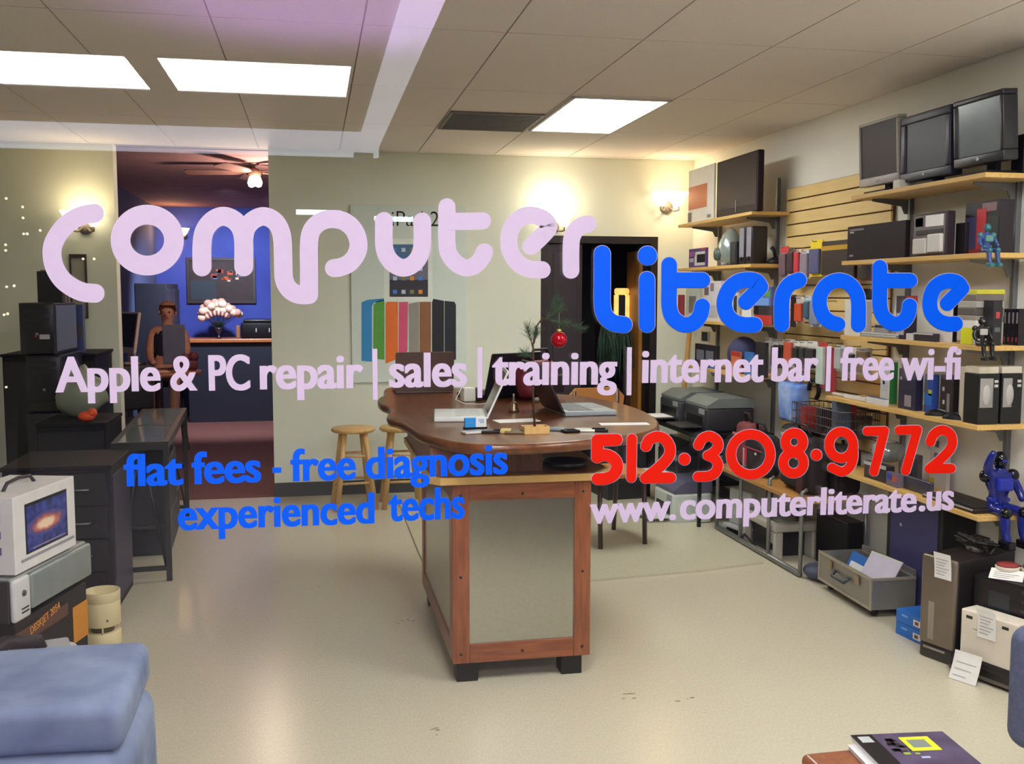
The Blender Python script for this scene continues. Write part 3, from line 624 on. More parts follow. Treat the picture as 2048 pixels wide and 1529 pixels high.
# ================================================================== BAR
ZT = 1.03
YF = 3.975
b0, b1 = .541, 1.127
t = thing('bar_counter', 'dark wooden bar with wavy top on a metal-panelled base with orange wood frame', 'bar counter', (0, 0, 0))
met = mat('brushed_panel', srgb(186, 186, 176), .24, metal=.95, var=.05, scale=60)
Yb = 5.15
core = MB(); core.box(b0+.018, b1-.018, YF+.018, Yb-.018, .10, .836); core.build('carcass', C(90, 84, 76, .6), t)
def framed(face, tt=t):
    wd = .072
    if face == 'F':
        P = bx(b0+wd-.004, b1-wd+.004, YF+.008, YF+.0178, .085+.075, .82-.05); P.build('metal_panel', met, tt)
        for nm, a in (('frame_stile', (b0, b0+wd, YF, YF+.0178, .085, .838)), ('frame_stile', (b1-wd, b1, YF, YF+.0178, .085, .838)), ('frame_rail', (b0+wd, b1-wd, YF, YF+.0178, .085, .165)), ('frame_rail', (b0+wd, b1-wd, YF, YF+.0178, .765, .838))):
            o = bx(*a, .003).build(nm, REDWOOD if nm == 'frame_stile' else mat('red_wood_h', srgb(150, 88, 52), .4, c2=srgb(120, 64, 38), scale=6, stretch=(1, 10, 10), coat=.3), tt)
        s = MB()
        for x in (b0+.035, (b0+b1)/2, b1-.035):
            for z in (.125, .79): s.lathe([(.006, -.002), (.006, 0)], 8, c=(x, YF, z), axis='Y')
        for x in (b0+.035, b1-.035): s.lathe([(.006, -.002), (.006, 0)], 8, c=(x, YF, .45), axis='Y')
        s.build('screws', C(40, 26, 22, .4), tt)
    else:
        X = b0 if face == 'L' else b1; sg = 1 if face == 'L' else -1
        xa, xb = sorted((X, X+sg*.0178)); xi = sorted((X+sg*.008, X+sg*.0178))
        bx(xi[0], xi[1], YF+.018+wd, Yb-wd, .16, .77).build('metal_panel', met, tt)
        hm = mat('red_wood_d', srgb(140, 82, 50), .4, c2=srgb(112, 60, 36), scale=6, stretch=(10, 1, 10), coat=.3)
        for nm, a in (('frame_stile', (xa, xb, YF+.018, YF+.018+wd, .085, .838)), ('frame_stile', (xa, xb, Yb-wd, Yb, .085, .838)), ('frame_rail', (xa, xb, YF+.018+wd, Yb-wd, .085, .165)), ('frame_rail', (xa, xb, YF+.018+wd, Yb-wd, .765, .838))):
            bx(*a, .003).build(nm, REDWOOD if nm == 'frame_stile' else hm, tt)
for fce in 'FLR': framed(fce)
for x in (b0+.02, b1-.12):
    for y in (YF+.02, Yb-.12): bx(x, x+.09, y, y+.09, 0, .10, .003).build('foot', C(28, 24, 26, .5), t)
# ledge board with a pale edge
lp = [(b0-.09, YF+.03), (b0-.05, YF-.02), (b1+.02, YF-.025), (b1+.10, YF+.10), (b1+.10, Yb), (b0-.09, Yb)]
MB().prism(lp, .8385, .868).build('ledge_edge', mat('pale_edge_wood', srgb(206, 168, 100), .4, var=.08, scale=8), t)
MB().prism([((x-.83)*.97+.83, (y-4.5)*.985+4.5) for x, y in lp], .8681, .872).build('ledge_top', BARWOOD, t)
bx(.46, .93, YF+.055, Yb-.1, .872, .985).build('pedestal', mat('pedestal_wood', srgb(140, 92, 72), .4, c2=srgb(110, 68, 54), scale=5, stretch=(9, 9, .9)), t)
# live edge top (outline read on the plane of the top)
outl = [(862, 874), (905, 884), (960, 890), (1050, 889), (1140, 884), (1215, 876), (1280, 868), (1312, 858), (1319, 847), (1312, 835), (1285, 820), (1240, 806), (1190, 796), (1130, 789), (1060, 784), (1000, 780), (940, 777), (870, 775), (800, 774), (775, 776), (767, 782), (770, 789), (758, 795), (755, 801), (762, 808), (776, 814), (782, 822), (773, 829), (777, 836), (792, 840), (806, 846), (822, 856), (838, 866)]
ol = [tuple(atZ(x, y, ZT).xy) for x, y in outl]
sm_ = smooth_path(ol+[ol[0]], 4)[:-1]
b = MB()
n = len(sm_); cxy = Vector((sum(p.x for p in sm_)/n, sum(p.y for p in sm_)/n))
def off(p, d): v_ = (cxy-p).normalized(); return p+v_*d
lev = [(.03, ZT-.045), (.006, ZT-.04), (0, ZT-.022), (.004, ZT-.006), (.014, ZT)]
rings = [[b.b.verts.new((*off(p, d), z)) for p in sm_] for d, z in lev]; fs = []
for A, B in zip(rings, rings[1:]):
    for k in range(n): fs.append(b.b.faces.new((A[k], A[(k+1) % n], B[(k+1) % n], B[k])))
b._fin(fs, True); fs = [b.b.faces.new(rings[0][::-1]), b.b.faces.new(rings[-1])]; b._fin(fs, False)
b.build('wavy_top', BARWOOD, t)
tag(MB().lathe([(.0, 0), (.08, 0), (.095, .012), (.1, .03), (.094, .031), (.08, .014), (0, .008)], 28).build('tray', C(26, 22, 24, .3), None, (1.045, YF+.115, .8722)), 'round black tray on the lower ledge of the bar', 'tray')
# ------------------------------------------------------------------ things on the bar
def laptop(label, P, rz, shell, keym, scr, w=.33, d=.235, ang=1.9, thick=.024, lidm=None, z=ZT, name='laptop'):
    """hinge along local x at y=0, base reaches to -y"""
    t = thing(name, label, 'laptop', (P[0], P[1], z), rz)
    bx(-w/2, w/2, -d, 0, 0, thick, .006, 3).build('base', shell, t)
    kb = MB(); rows, cols = 5, 12; kw = (w*.88)/cols; kd = (d*.48)/rows
    for r_ in range(rows):
        for c_ in range(cols): kb.box(-w*.44+c_*kw+.001, -w*.44+(c_+1)*kw-.001, -d*.58+r_*kd+.001, -d*.58+(r_+1)*kd-.001, thick, thick+.002)
    kb.build('keyboard', keym, t)
    bx(-.045, .045, -d*.93, -d*.66, thick, thick+.001).build('touchpad', shell if shell is not BLACK else DARK, t)
    a = ang
    e1 = Vector((0, -math.cos(a), math.sin(a))); nn = Vector((0, -math.sin(a), -math.cos(a)))
    m_ = Matrix(((1, 0, 0, 0), (0, e1.y, nn.y, 0), (0, e1.z, nn.z, thick*.7), (0, 0, 0, 1)))
    lid = MB().prism([(-w/2, 0), (w/2, 0), (w/2, d-.008), (w/2-.008, d), (-w/2+.008, d), (-w/2, d-.008)], -.009, 0, m_).build('lid', lidm or shell, t)
    MB().prism([(-w/2+.014, .02), (w/2-.014, .02), (w/2-.014, d-.014), (-w/2+.014, d-.014)], .0001, .0008, m_).build('display', scr, t)
    return t
offscr = C(30, 28, 36, .12)
p = atZ(972, 838, ZT)
laptop('open white laptop with its screen leaning to the right, front of the bar', (p.x, p.y+.05), -PI/2-.12, C(226, 228, 224, .35), C(206, 210, 206, .5), offscr, .33, .235, 2.0)
p = atZ(1118, 830, ZT)
laptop('open dark laptop with a silver keyboard at the right end of the bar', (p.x+.0, p.y+.1), PI/2+.05, C(150, 160, 166, .35), C(84, 94, 104, .5), offscr, .37, .26, 2.02, lidm=C(58, 48, 58, .4))
p = atZ(848, 786, ZT)
laptop('brown-backed laptop standing open at the far left end of the bar', (p.x, p.y-.02), PI, C(120, 100, 92, .4), DARK, offscr, .34, .23, 1.75, lidm=C(98, 76, 68, .35))
p = atZ(1000, 792, ZT)
laptop('black laptop with open screen in the middle of the bar behind the white one', (p.x+.03, p.y-.12), PI+.5, BLACK, DARK, offscr, .36, .25, 1.85, lidm=C(30, 26, 36, .4))
p = atZ(1062, 800, ZT)
t = thing('bag', 'dark red and black bag slumped on the bar behind the pine twig', 'bag', (p.x+.05, p.y+.0, ZT+.016), .7)
bx(-.14, .14, -.06, .06, 0, .20, .04, 3, rot=Matrix.Rotation(-.25, 3, 'X'), piv=(0, 0, 0)).build('body', C(110, 26, 38, .6), t)
bx(-.13, .13, -.075, -.055, .02, .12, .015, 3).build('pocket', C(34, 24, 34, .6), t)
MB().tube([(-.09, 0, .19), (-.06, 0, .26), (.06, 0, .26), (.09, 0, .19)], .008, 6).build('handle', C(34, 24, 34, .6), t)
p = atZ(952, 859, ZT)
t = thing('card_holder', 'small blue and white card box at the front edge of the bar', 'card box', (p.x, p.y, ZT), .08)
bx(-.05, .05, 0, .03, 0, .008).build('base', BLACK, t)
bx(-.047, .0, .003, .024, .008, .048, .001).build('blue_half', C(40, 150, 225, .5), t); bx(.0, .047, .003, .024, .008, .050, .001).build('white_half', C(232, 236, 236, .5), t)
tx = MB()
for k in range(3): tx.box(.01+.004*k, .036, .0024, .0029, .038-.006*k, .041-.006*k)
tx.box(-.04, -.012, .0024, .0029, .026, .029); tx.build('print', C(110, 150, 200, .5), t)
p = atZ(1033, 842, ZT)
tag(bx(-.10, .10, -.05, .05, 0, .002).build('paper', PAPER, None, (p.x, p.y, ZT), .15), 'white sheet of paper lying between the two open laptops', 'paper')
p = atZ(1180, 848, ZT)
tag(bx(-.11, .11, -.035, .035, 0, .002).build('paper', PAPER, None, (atZ(1248, 845, ZT).x-.02, p.y-.04, ZT), -.1), 'white sheet of paper poking out at the right of the dark laptop', 'paper')
# pine twig in a small wooden box, red ball
p = atZ(1070, 866, ZT)
t = thing('twig_box', 'small open light wooden box holding a pine twig at the bar edge', 'wooden box', (p.x, p.y, ZT), .05)
lw_ = STOOLWOOD
bx(-.05, .05, -.03, .03, 0, .004).build('bottom', lw_, t)
for a in ((-.05, .05, -.034, -.03), (-.05, .05, .03, .034), (-.054, -.05, -.034, .034), (.05, .054, -.034, .034)): bx(*a, 0, .03).build('side', lw_, t)
pc = (p.x, p.y, ZT)
def rel(px, py): q = atY(px, py, p.y); return (q.x-p.x, 0, q.z-ZT)
t = thing('pine_twig', 'young pine twig standing in the light wooden box on the bar', 'pine twig', (p.x, p.y, ZT+.004))
stem = MB(); st_pts = [(0, 0, 0), rel(1066, 790), rel(1067, 730), rel(1066, 690), rel(1073, 655), rel(1086, 636)]
stem.tube(st_pts, [.005, .0045, .004, .0035, .003, .002], 6)
brs = [(rel(1066, 700), rel(1056, 660)), (rel(1066, 720), rel(1052, 712)), (rel(1075, 650), rel(1120, 620)), (rel(1085, 640), rel(1128, 652)), (rel(1068, 690), rel(1073, 668)), (rel(1100, 632), rel(1112, 606)), (rel(1120, 645), rel(1160, 660))]
for a_, c_ in brs: stem.tube([a_, c_], [.0025, .0018], 5)
stem.build('stem', C(92, 62, 46, .7), t)
nd = MB(); rg = random.Random(4)
for a_, c_ in brs:
    A, B = Vector(a_), Vector(c_); d = (B-A).normalized()
    for k in range(70):
        q = A.lerp(B, .35+.65*rg.random()); dr = (d*rg.uniform(.5, 1.1)+Vector((rg.uniform(-1, 1), rg.uniform(-1, 1), rg.uniform(-.6, 1)))*.75).normalized()*rg.uniform(.03, .052)
        nd.tube([q, q+dr], [.0009, .0004], 3, cap=False)
nd.build('needles', mat('pine_needle', srgb(62, 92, 62), .6, var=.25, scale=30), t)
q = rel(1118, 680)
o = thing('bauble', 'shiny red christmas ball hanging from the pine twig', 'bauble', (p.x+q[0], p.y, ZT+q[2]))
MB().ball((0, 0, 0), .034, 24).build('ball', mat('red_shine', srgb(190, 20, 40), .08, metal=.5, var=.05), o)
MB().lathe([(.011, .031), (.011, .044), (0, .045)], 12).build('cap', C(214, 190, 110, .25, metal=.8), o)
MB().tube([(0, 0, .044), (0, 0, .075), (.0, 0, .112)], .0008, 4).build('thread', C(160, 150, 120, .5), o)
p = atZ(1030, 826, ZT)
t = thing('bell', 'small bronze hand bell between the laptops on the bar', 'bell', (p.x, p.y+.03, ZT))
MB().lathe([(.028, 0), (.026, .012), (.019, .03), (.017, .045), (.008, .052), (0, .053)], 18).build('dome', C(150, 128, 100, .25, metal=.8), t)
MB().lathe([(.004, .05), (.006, .06), (.004, .075), (.007, .085), (.003, .092), (0, .092)], 12).build('handle', C(190, 184, 176, .25, metal=.8), t)
p = atZ(936, 798, ZT)
t = thing('power_adapter', 'white power adapter cube standing on the bar behind the white laptop', 'adapter', (p.x-.02, p.y-.12, ZT), .3)
bx(-.035, .035, -.03, .03, 0, .075, .006, 3).build('body', C(226, 228, 216, .4), t); bx(.036, .075, -.03, .03, 0, .07, .004).build('pack', DARK, t)
MB().tube([(-.03, .0, .07), (-.06, -.05, .08), (-.11, -.08, .02), (-.09, -.16, .004), (-.02, -.2, .004), (.06, -.18, .004)], .0025, 6).build('cable', WHITE, t)
# row of little things along the front edge
def phone(px, py, m_, lab, w=.055, l=.10, rz=0, fm_=None):
    q = atZ(px, py, ZT); t = thing('phone', lab, 'phone', (q.x, q.y, ZT), rz)
    bx(-l/2, l/2, -w/2, w/2, 0, .011, .004, 3).build('body', m_, t); bx(-l/2+.012, l/2-.012, -w/2+.004, w/2-.004, .011, .0116).build('display', fm_ or offscr, t)
phone(948, 867, C(200, 200, 196, .4), 'pale phone at the far left of the row on the front bar edge', rz=.3, fm_=C(150, 152, 150, .3))
phone(985, 866, DARK, 'dark phone right of the pale one on the front bar edge', rz=-.1)
phone(1033, 867, C(120, 104, 66, .5), 'brown-green phone left of the wooden twig box', rz=-.15, fm_=C(92, 82, 54, .4))
phone(1107, 861, C(110, 130, 140, .3), 'blue-grey phone just right of the wooden twig box', rz=-.5, fm_=C(150, 165, 175, .2))
phone(1141, 865, BLACK, 'small black phone left of the white one on the bar edge', rz=.1, l=.07)
phone(1169, 863, C(224, 224, 214, .4), 'white phone between two dark ones on the bar edge', rz=-.2, l=.085, fm_=C(206, 210, 200, .3))
phone(1197, 863, DARK, 'dark phone at the right end of the row on the bar edge', rz=-.25, l=.08)
q = atZ(1012, 866, ZT)
tag(bx(-.022, .022, -.03, .03, 0, .016, .003).build('card_pack', C(206, 176, 110, .6), None, (q.x, q.y, ZT), -.3), 'small tan packet between the dark and brown phones on the bar', 'packet')
t = thing('wooden_chair', 'chair with an orange-tan wooden back behind the bar at the right', 'chair', (1.83, 6.35, 0), .2)
SW = C(186, 126, 66, .4)
MB().prism([(-.2, .86), (.2, .86), (.21, .93), (.15, .99), (-.15, .99), (-.21, .93)], .0, .022, XZ).build('backrest', SW, t)
for x in (-.16, .16):
    MB().tube([(x, .01, .97), (x, .0, .45), (x, .04, 0)], .016, 8).build('leg', DARKWOOD, t); MB().tube([(x, -.36, .45), (x, -.38, 0)], .016, 8).build('leg', DARKWOOD, t)
bx(-.2, .2, -.4, .01, .45, .48, .01).build('seat', SW, t)
# ================================================================== LEFT SIDE
suede = mat('blue_suede', srgb(136, 148, 176), .95, c2=srgb(102, 114, 146), scale=7, bump=.15)
t = thing('armchair', 'blue suede armchair, only its padded arm showing at the lower left corner', 'armchair', (0, 0, 0))
def pillow(x0, x1, y0, y1, z0, z1, r, rg_, amp=.006):
    b = MB().box(x0, x1, y0, y1, z0, z1, r, 5)
    bmesh.ops.subdivide_edges(b.b, edges=[e for e in b.b.edges if e.calc_length() > .12], cuts=5, use_grid_fill=True)
    for v in b.b.verts:
        x, y, z = v.co; v.co.z += amp*math.sin(x*9+y*5)*math.cos(y*11-x*3); v.co.y += amp*.8*math.sin(x*7+1+z*8); v.co.x += amp*.6*math.sin(y*9+z*7)
    for f in b.b.faces: f.smooth = True
    return b
pillow(-1.5, -.452, 2.37, 2.83, .545, .66, .032, 1).build('arm_cushion', suede, t)
pillow(-1.5, -.442, 2.30, 2.83, .10, .548, .06, 2).build('arm_body', suede, t)
pillow(-1.5, -.60, 1.75, 2.36, .10, .42, .05, 3).build('seat', suede, t)
for x in (-1.44, -.52):
    for y in (1.85, 2.75): bx(x-.025, x+.025, y-.025, y+.025, 0, .12).build('foot', DARKWOOD, t)
# stack: picture box, stereo printer, printer carton
AX = math.atan2(.968, .25); NR = Vector((-1.082, 3.865))
def stackloc(z): return (NR.x, NR.y, z)
t = thing('printer_carton', 'black printer carton with orange lettering, bottom of the left stack', 'carton', stackloc(0), AX)
bx(-.02, .52, .0, .32, 0, .405, .003).build('body', C(34, 26, 30, .45), t)
bx(-.0205, .36, -.002, .0, .315, .365).build('brown_band', C(96, 62, 48, .5), t)
bx(.40, .5205, -.0025, .0, .18, .33).build('orange_patch', C(206, 136, 40, .5), t)
MB().prism([(.25, .10), (.30, .15), (.36, .12), (.33, .06), (.27, .06)], -.003, -.001, XZ).build('orange_flash', C(206, 84, 40, .5), t)
MB().lathe([(0, -.004), (.036, -.004), (.036, 0)], 24, c=(.41, 0, .105), axis='Y').build('round_mark', C(190, 190, 196, .5), t)
MB().lathe([(0, -.004), (.022, -.004), (.022, 0)], 20, c=(.055, 0, .285), axis='Y').build('logo', C(170, 180, 220, .4), t)
words('DESKJET 2054', C(226, 150, 60, .5), t, 'title', (.08, -.0005, .330), (.30, -.0005, .362), .03, local=True, thick=.002)
t = thing('stereo_printer', 'silver-grey printer with a white end panel lying on the black carton', 'printer', stackloc(.406), AX)
bx(-.02, .56, .01, .34, .02, .165, .012, 3).build('body', C(150, 152, 150, .4, metal=.3), t)
bx(.085, .555, -.012, .012, .02, .158, .018, 3).build('front_lid', C(148, 156, 156, .35, metal=.35), t)
bx(-.03, .08, -.010, .014, .0, .160, .016, 3).build('end_panel', C(210, 210, 208, .4), t)
bx(-.035, -.02, .012, .33, .0, .16, .004).build('side_panel', C(66, 60, 62, .4), t)
MB().lathe([(0, -.015), (.011, -.015), (.012, -.009)], 16, c=(.03, 0, .1), axis='Y').build('button', C(90, 90, 92, .3), t)
for z in (.026, .04): bx(.012, .06, -.0115, -.0095, z, z+.006).build('slot', C(70, 70, 72, .4), t)
for x in (.0, .5): bx(x, x+.03, .03, .3, 0, .02).build('foot', BLACK, t)
bx(.04, .5, .04, .3, .165, .172, .003).build('lid', C(120, 124, 124, .4), t)
zt = .406+.173
t = thing('computer_carton', 'white carton showing a blue galaxy screen, top of the left stack', 'carton', stackloc(zt), AX)
bx(-.0, .452, .0, .21, 0, .288, .003).build('body', C(226, 222, 220, .5), t)
bx(.075, .385, -.0015, .0, .058, .248, .0005).build('screen_frame', C(22, 18, 26, .3), t)
gx = bpy.data.materials.new('galaxy_print'); gx.use_nodes = True; nt = gx.node_tree; N = nt.nodes; L = nt.links; bs = N['Principled BSDF']; bs.inputs['Roughness'].default_value = .3
tc = N.new('ShaderNodeTexCoord'); mp = N.new('ShaderNodeMapping'); mp.inputs['Location'].default_value = (-.225, 0, -.15); mp.vector_type = 'POINT'
L.new(tc.outputs['Object'], mp.inputs[0])
mp2 = N.new('ShaderNodeMapping'); mp2.inputs['Rotation'].default_value = (0, -.6, 0); mp2.inputs['Scale'].default_value = (6.5, 1, 22); L.new(mp.outputs[0], mp2.inputs[0])
sp = N.new('ShaderNodeTexGradient'); sp.gradient_type = 'SPHERICAL'; L.new(mp2.outputs[0], sp.inputs[0])
ns = N.new('ShaderNodeTexNoise'); ns.inputs['Scale'].default_value = 26; ns.inputs['Detail'].default_value = 8; L.new(tc.outputs['Object'], ns.inputs['Vector'])
ad = N.new('ShaderNodeMath'); ad.operation = 'MULTIPLY_ADD'; ad.inputs[1].default_value = .55; L.new(ns.outputs['Fac'], ad.inputs[0]); L.new(sp.outputs['Fac'], ad.inputs[2])
rp = N.new('ShaderNodeValToRGB'); e = rp.color_ramp.elements; e[0].position = .16; e[0].color = (.008, .006, .03, 1); e[1].position = 1.0; e[1].color = (.95, .7, .5, 1)
for p_, c_ in ((.27, srgb(36, 50, 130)), (.36, srgb(62, 78, 160)), (.55, srgb(110, 70, 120)), (.75, srgb(196, 110, 90))):
    q = e.new(p_); q.color = (*c_, 1)
L.new(ad.outputs[0], rp.inputs[0]); L.new(rp.outputs[0], bs.inputs['Base Color'])
bx(.084, .378, -.0022, -.0015, .064, .236).build('screen_picture', gx, t)
bx(.04, .43, -.0022, -.0002, .036, .046).build('keyboard_picture', C(150, 150, 156, .4), t)
bx(.12, .36, -.003, -.0022, .070, .074).build('dock_picture', C(160, 140, 160, .4), t)
MB().tube([(.11, .1, .288), (.14, .1, .315), (.22, .1, .322), (.30, .1, .315), (.33, .1, .288)], .007, 8).build('handle', C(60, 58, 60, .5), t)
bx(.02, .33, .12, .2, .288, .312, .004).build('flap', C(228, 226, 224, .5), t)
for z, m_ in ((.20, C(60, 50, 60, .5)), (.135, C(96, 104, 150, .5)), (.075, C(96, 90, 130, .5))):
    bx(-.0015, 0, .05, .09, z, z+.028).build('side_icon', m_, t)
# grey-white machine with black handle
t = thing('white_printer', 'white and grey printer with a black handle behind the blue armchair', 'printer', (-1.03, 3.47, 0), .30)
bx(-.25, .25, -.2, .2, 0, .375, .03, 3).build('body', C(210, 208, 206, .4), t); bx(-.2, .22, -.17, .17, .375, .397, .012, 3).build('lid', C(176, 176, 178, .4), t)
MB().tube([(-.1, -.12, .385), (-.08, -.05, .425), (.02, .06, .44), (.12, .09, .42), (.13, .09, .385)], [.02, .024, .026, .024, .02], 8).build('handle', C(44, 30, 38, .5), t)
# canister
t = thing('canister', 'small cream cylindrical bin with a slotted base on the floor beside the stack', 'bin', (-.972, 4.76, 0))
cm = C(222, 206, 160, .45)
MB().lathe([(.0, 0), (.078, 0), (.08, .004), (.08, .062), (.074, .066), (0, .066)], 36).build('base', cm, t)
MB().lathe([(.050, .066), (.050, .098)], 24).build('neck', C(110, 96, 70, .6), t)
for a in (.3, 1.9, 3.4, 4.9): MB().tube([(.07*math.cos(a), .07*math.sin(a), .064), (.07*math.cos(a), .07*math.sin(a), .098)], .004, 6).build('spacer', cm, t)
MB().lathe([(0, .098), (.079, .098), (.08, .10), (.08, .205), (.078, .208), (.08, .211), (.081, .25), (.079, .254), (.072, .254), (.071, .225), (0, .222)], 36).build('drum', cm, t)
MB().lathe([(0, -.0815), (.006, -.0815), (.006, -.076)], 10, c=(.035, .008, .13), axis='Y').build('knob', C(120, 106, 80, .5), t)
# drawer cabinet
t = thing('drawer_cabinet', 'dark purple-black drawer cabinet standing behind the cream bin', 'cabinet', (-1.0, 5.2, 0))
cb = C(40, 34, 42, .55, spec=.25)
bx(-.5, 0, 0, .52, 0, .74, .004).build('body', cb, t); bx(-.51, .008, -.008, .53, .74, .76, .004).build('top', C(42, 36, 42, .6, spec=.2), t)
for k in range(4):
    d = bx(-.48, -.02, -.014, -.0, .06+k*.168, .06+k*.168+.158, .003).build('drawer', C(38, 32, 38, .45), t)
    MB().tube([(-.18, -.014, .14+k*.168), (-.18, -.035, .14+k*.168), (-.1, -.035, .14+k*.168), (-.1, -.014, .14+k*.168)], .005, 6).build('handle', STEEL, d)
bx(.0, .006, .03, .49, .04, .70, .002).build('side_panel', C(62, 56, 84, .5), t)
# glass-topped stand
t = thing('glass_table', 'long narrow glass-topped stand on braced black metal legs, left of the doorway', 'table', (-1.0, 6.6, 0), .06)
fr = C(46, 44, 44, .4)
f = MB()
for a in ((-.15, .15, -.85, -.82), (-.15, .15, .82, .85), (-.15, -.12, -.82, .82), (.12, .15, -.82, .82), (-.12, .12, -.1, -.07)): f.box(*a, .745, .79)
f.build('frame', fr, t)
bx(-.122, .122, -.822, .822, .781, .788).build('glass_top', C(112, 120, 112, .08), t)
for x in (-.135, .135):
    for y in (-.835, .835): bx(x-.015, x+.015, y-.015, y+.015, 0, .745).build('leg', fr, t)
for y in (-.835, .835):
    MB().tube([(-.12, y, .08), (-.01, y, .735)], .009, 6).build('brace', fr, t); MB().tube([(.12, y, .08), (.01, y, .735)], .009, 6).build('brace', fr, t); bx(-.12, .12, y-.01, y+.01, .06, .085).build('bottom_rail', fr, t)
bx(-.14, .12, -.75, .1, .30, .62, .004).build('inner_bin', C(30, 28, 36, .5), t)
bx(-.14, .12, -.75, .1, .28, .30).build('shelf', fr, t)
t = thing('shelf_bin', 'dark box standing on the floor behind the braced legs of the glass-topped stand', 'box', (-1.02, 6.55, 0), .06)
bx(-.1, .12, -.2, .7, 0, .26, .004).build('body', C(36, 34, 44, .5), t); bx(-.10, .122, -.202, .702, .255, .27, .003).build('lid', C(90, 90, 96, .5), t)
# black computers in a stack
zz = 0
labs = ['bottom black computer case of the tall left stack, on the floor', 'second black computer case up in the tall left stack', 'third black computer case up in the tall left stack', 'topmost black computer case of the tall left stack, with a grey side']
for k, (h, l) in enumerate(zip((.44, .42, .36, .33), labs)):
    t = thing('computer_tower', l, 'computer', (-1.81+(.0 if k == 3 else -.03*k % .05), 6.75-(.04 if k % 2 == 0 and k < 3 else 0), zz))
    bx(0, .21, .012, .58, 0, h-.002, .006).build('case', C(26, 24, 30, .4), t); bx(.004, .206, -.004, .012, .004, h-.006, .008, 3).build('front_panel', C(36, 28, 36, .3), t)
    if k == 3: bx(.2101, .216, .03, .57, .02, h-.02, .002).build('side_panel', C(104, 112, 126, .35), t); bx(.12, .18, -.006, -.004, .1, .13).build('label', LGREY, t); MB().ball((.1, -.005, .12), .008, 8).build('light', RED, t)
    for z in (h-.07, h-.12): bx(.03, .18, -.0075, -.004, z, z+.03, .002).build('drive_door', C(44, 38, 46, .35), t)
    MB().lathe([(0, -.009), (.010, -.009), (.010, -.003)], 12, c=(.105, 0, h*.4), axis='Y').build('button', GREY, t)
    zz += h
for k, (w_, c_, h_) in enumerate(((.03, (40, 30, 34), .2), (.025, (90, 74, 66), .19), (.035, (120, 104, 92), .21), (.03, (60, 46, 48), .18))):
    o = bx(0, .15, -w_/2, w_/2, 0, h_, .002).build('book', C(*c_, .6), None, (-1.74, 6.95+k*.045, zz)); tag(o, ['nearest dark book standing on the top black computer', 'second book, grey-brown, standing on the top black computer', 'tallest pale brown book standing on the top black computer', 'farthest dark brown book standing on the top black computer'][k], 'book', 'books on the black computer stack')
t = thing('black_cabinet', 'tall black cabinet at the back wall behind the stack of black computers', 'cabinet', (-1.80, 7.7, 0))
bx(-.3, .3, -.3, .3, 0, 1.17, .005).build('body', BLACK, t)
for x in (-.29, .005): bx(x, x+.285, -.312, -.3, .05, 1.14, .003).build('door', C(30, 28, 32, .4), t)
bx(-.31, .31, -.31, .31, 1.17, 1.19, .003).build('top', C(26, 23, 26, .6, spec=.2), t)
t = thing('blue_box', 'dark blue software box standing upright on the tall black cabinet', 'box', (-1.69, 7.62, 1.19), .15)
bx(-.06, .08, -.12, .12, 0, .34, .002).build('body', C(44, 60, 120, .4), t); bx(-.055, .075, -.122, -.12, .1, .2).build('label', C(90, 70, 90, .4), t)
t = thing('frame_reflection', 'narrow dark frame with a grey pane at the far left, standing in for a reflection', 'mirror', (atY(157, 540, YB).x, YB, 1.42))  # frame and grey pane built in place of a reflection
f = MB()
for a in ((-.06, .06, .0, .012), (-.06, .06, .45, .48), (-.06, -.047, .012, .45), (.047, .06, .012, .45)): f.box(a[0], a[1], -.02, -.001, a[2], a[3])
f.build('frame', C(76, 66, 62, .5), t); bx(-.047, .047, -.012, -.002, .012, .45).build('glass', C(160, 156, 146, .2), t)
t = thing('low_cabinet', 'low black cabinet between the computer stack and the glass-topped stand', 'cabinet', (-1.40, 6.4, 0))
bx(-.19, .19, -.2, .3, 0, .83, .004).build('body', BLACK, t); bx(-.195, .195, -.206, .306, .83, .85, .003).build('top', C(24, 22, 26, .6, spec=.2), t); bx(-.18, .18, -.212, -.2, .05, .8, .003).build('door', C(28, 26, 30, .4), t)
b = MB().ball((0, 0, .14), .16, 20, .9, .7, 1)
rg = random.Random(2)
for v_ in b.b.verts:
    s_ = 1+.22*math.sin(v_.co.x*40+v_.co.z*22)*math.cos(v_.co.y*33); v_.co.x *= s_; v_.co.z = max(0, v_.co.z*(1+.1*math.sin(v_.co.x*60)))
tag(b.build('bag_reflection', C(128, 134, 118, .35, bump=.5), None, (-1.42, 6.55, .85)), 'crumpled grey-green bag shape on the low black cabinet, standing in for a reflection', 'bag')  # made-up bag shape in place of a reflection from outside
tag(MB().ball((0, 0, .03), .05, 12, 1, .7, .6).ball((.03, 0, .05), .03, 10).build('toy', C(226, 80, 40, .5), None, (-1.33, 6.28, .85)), 'small orange-red toy shape before the grey-green one, standing in for a reflection', 'toy')  # made-up toy shape in place of an orange-red reflection
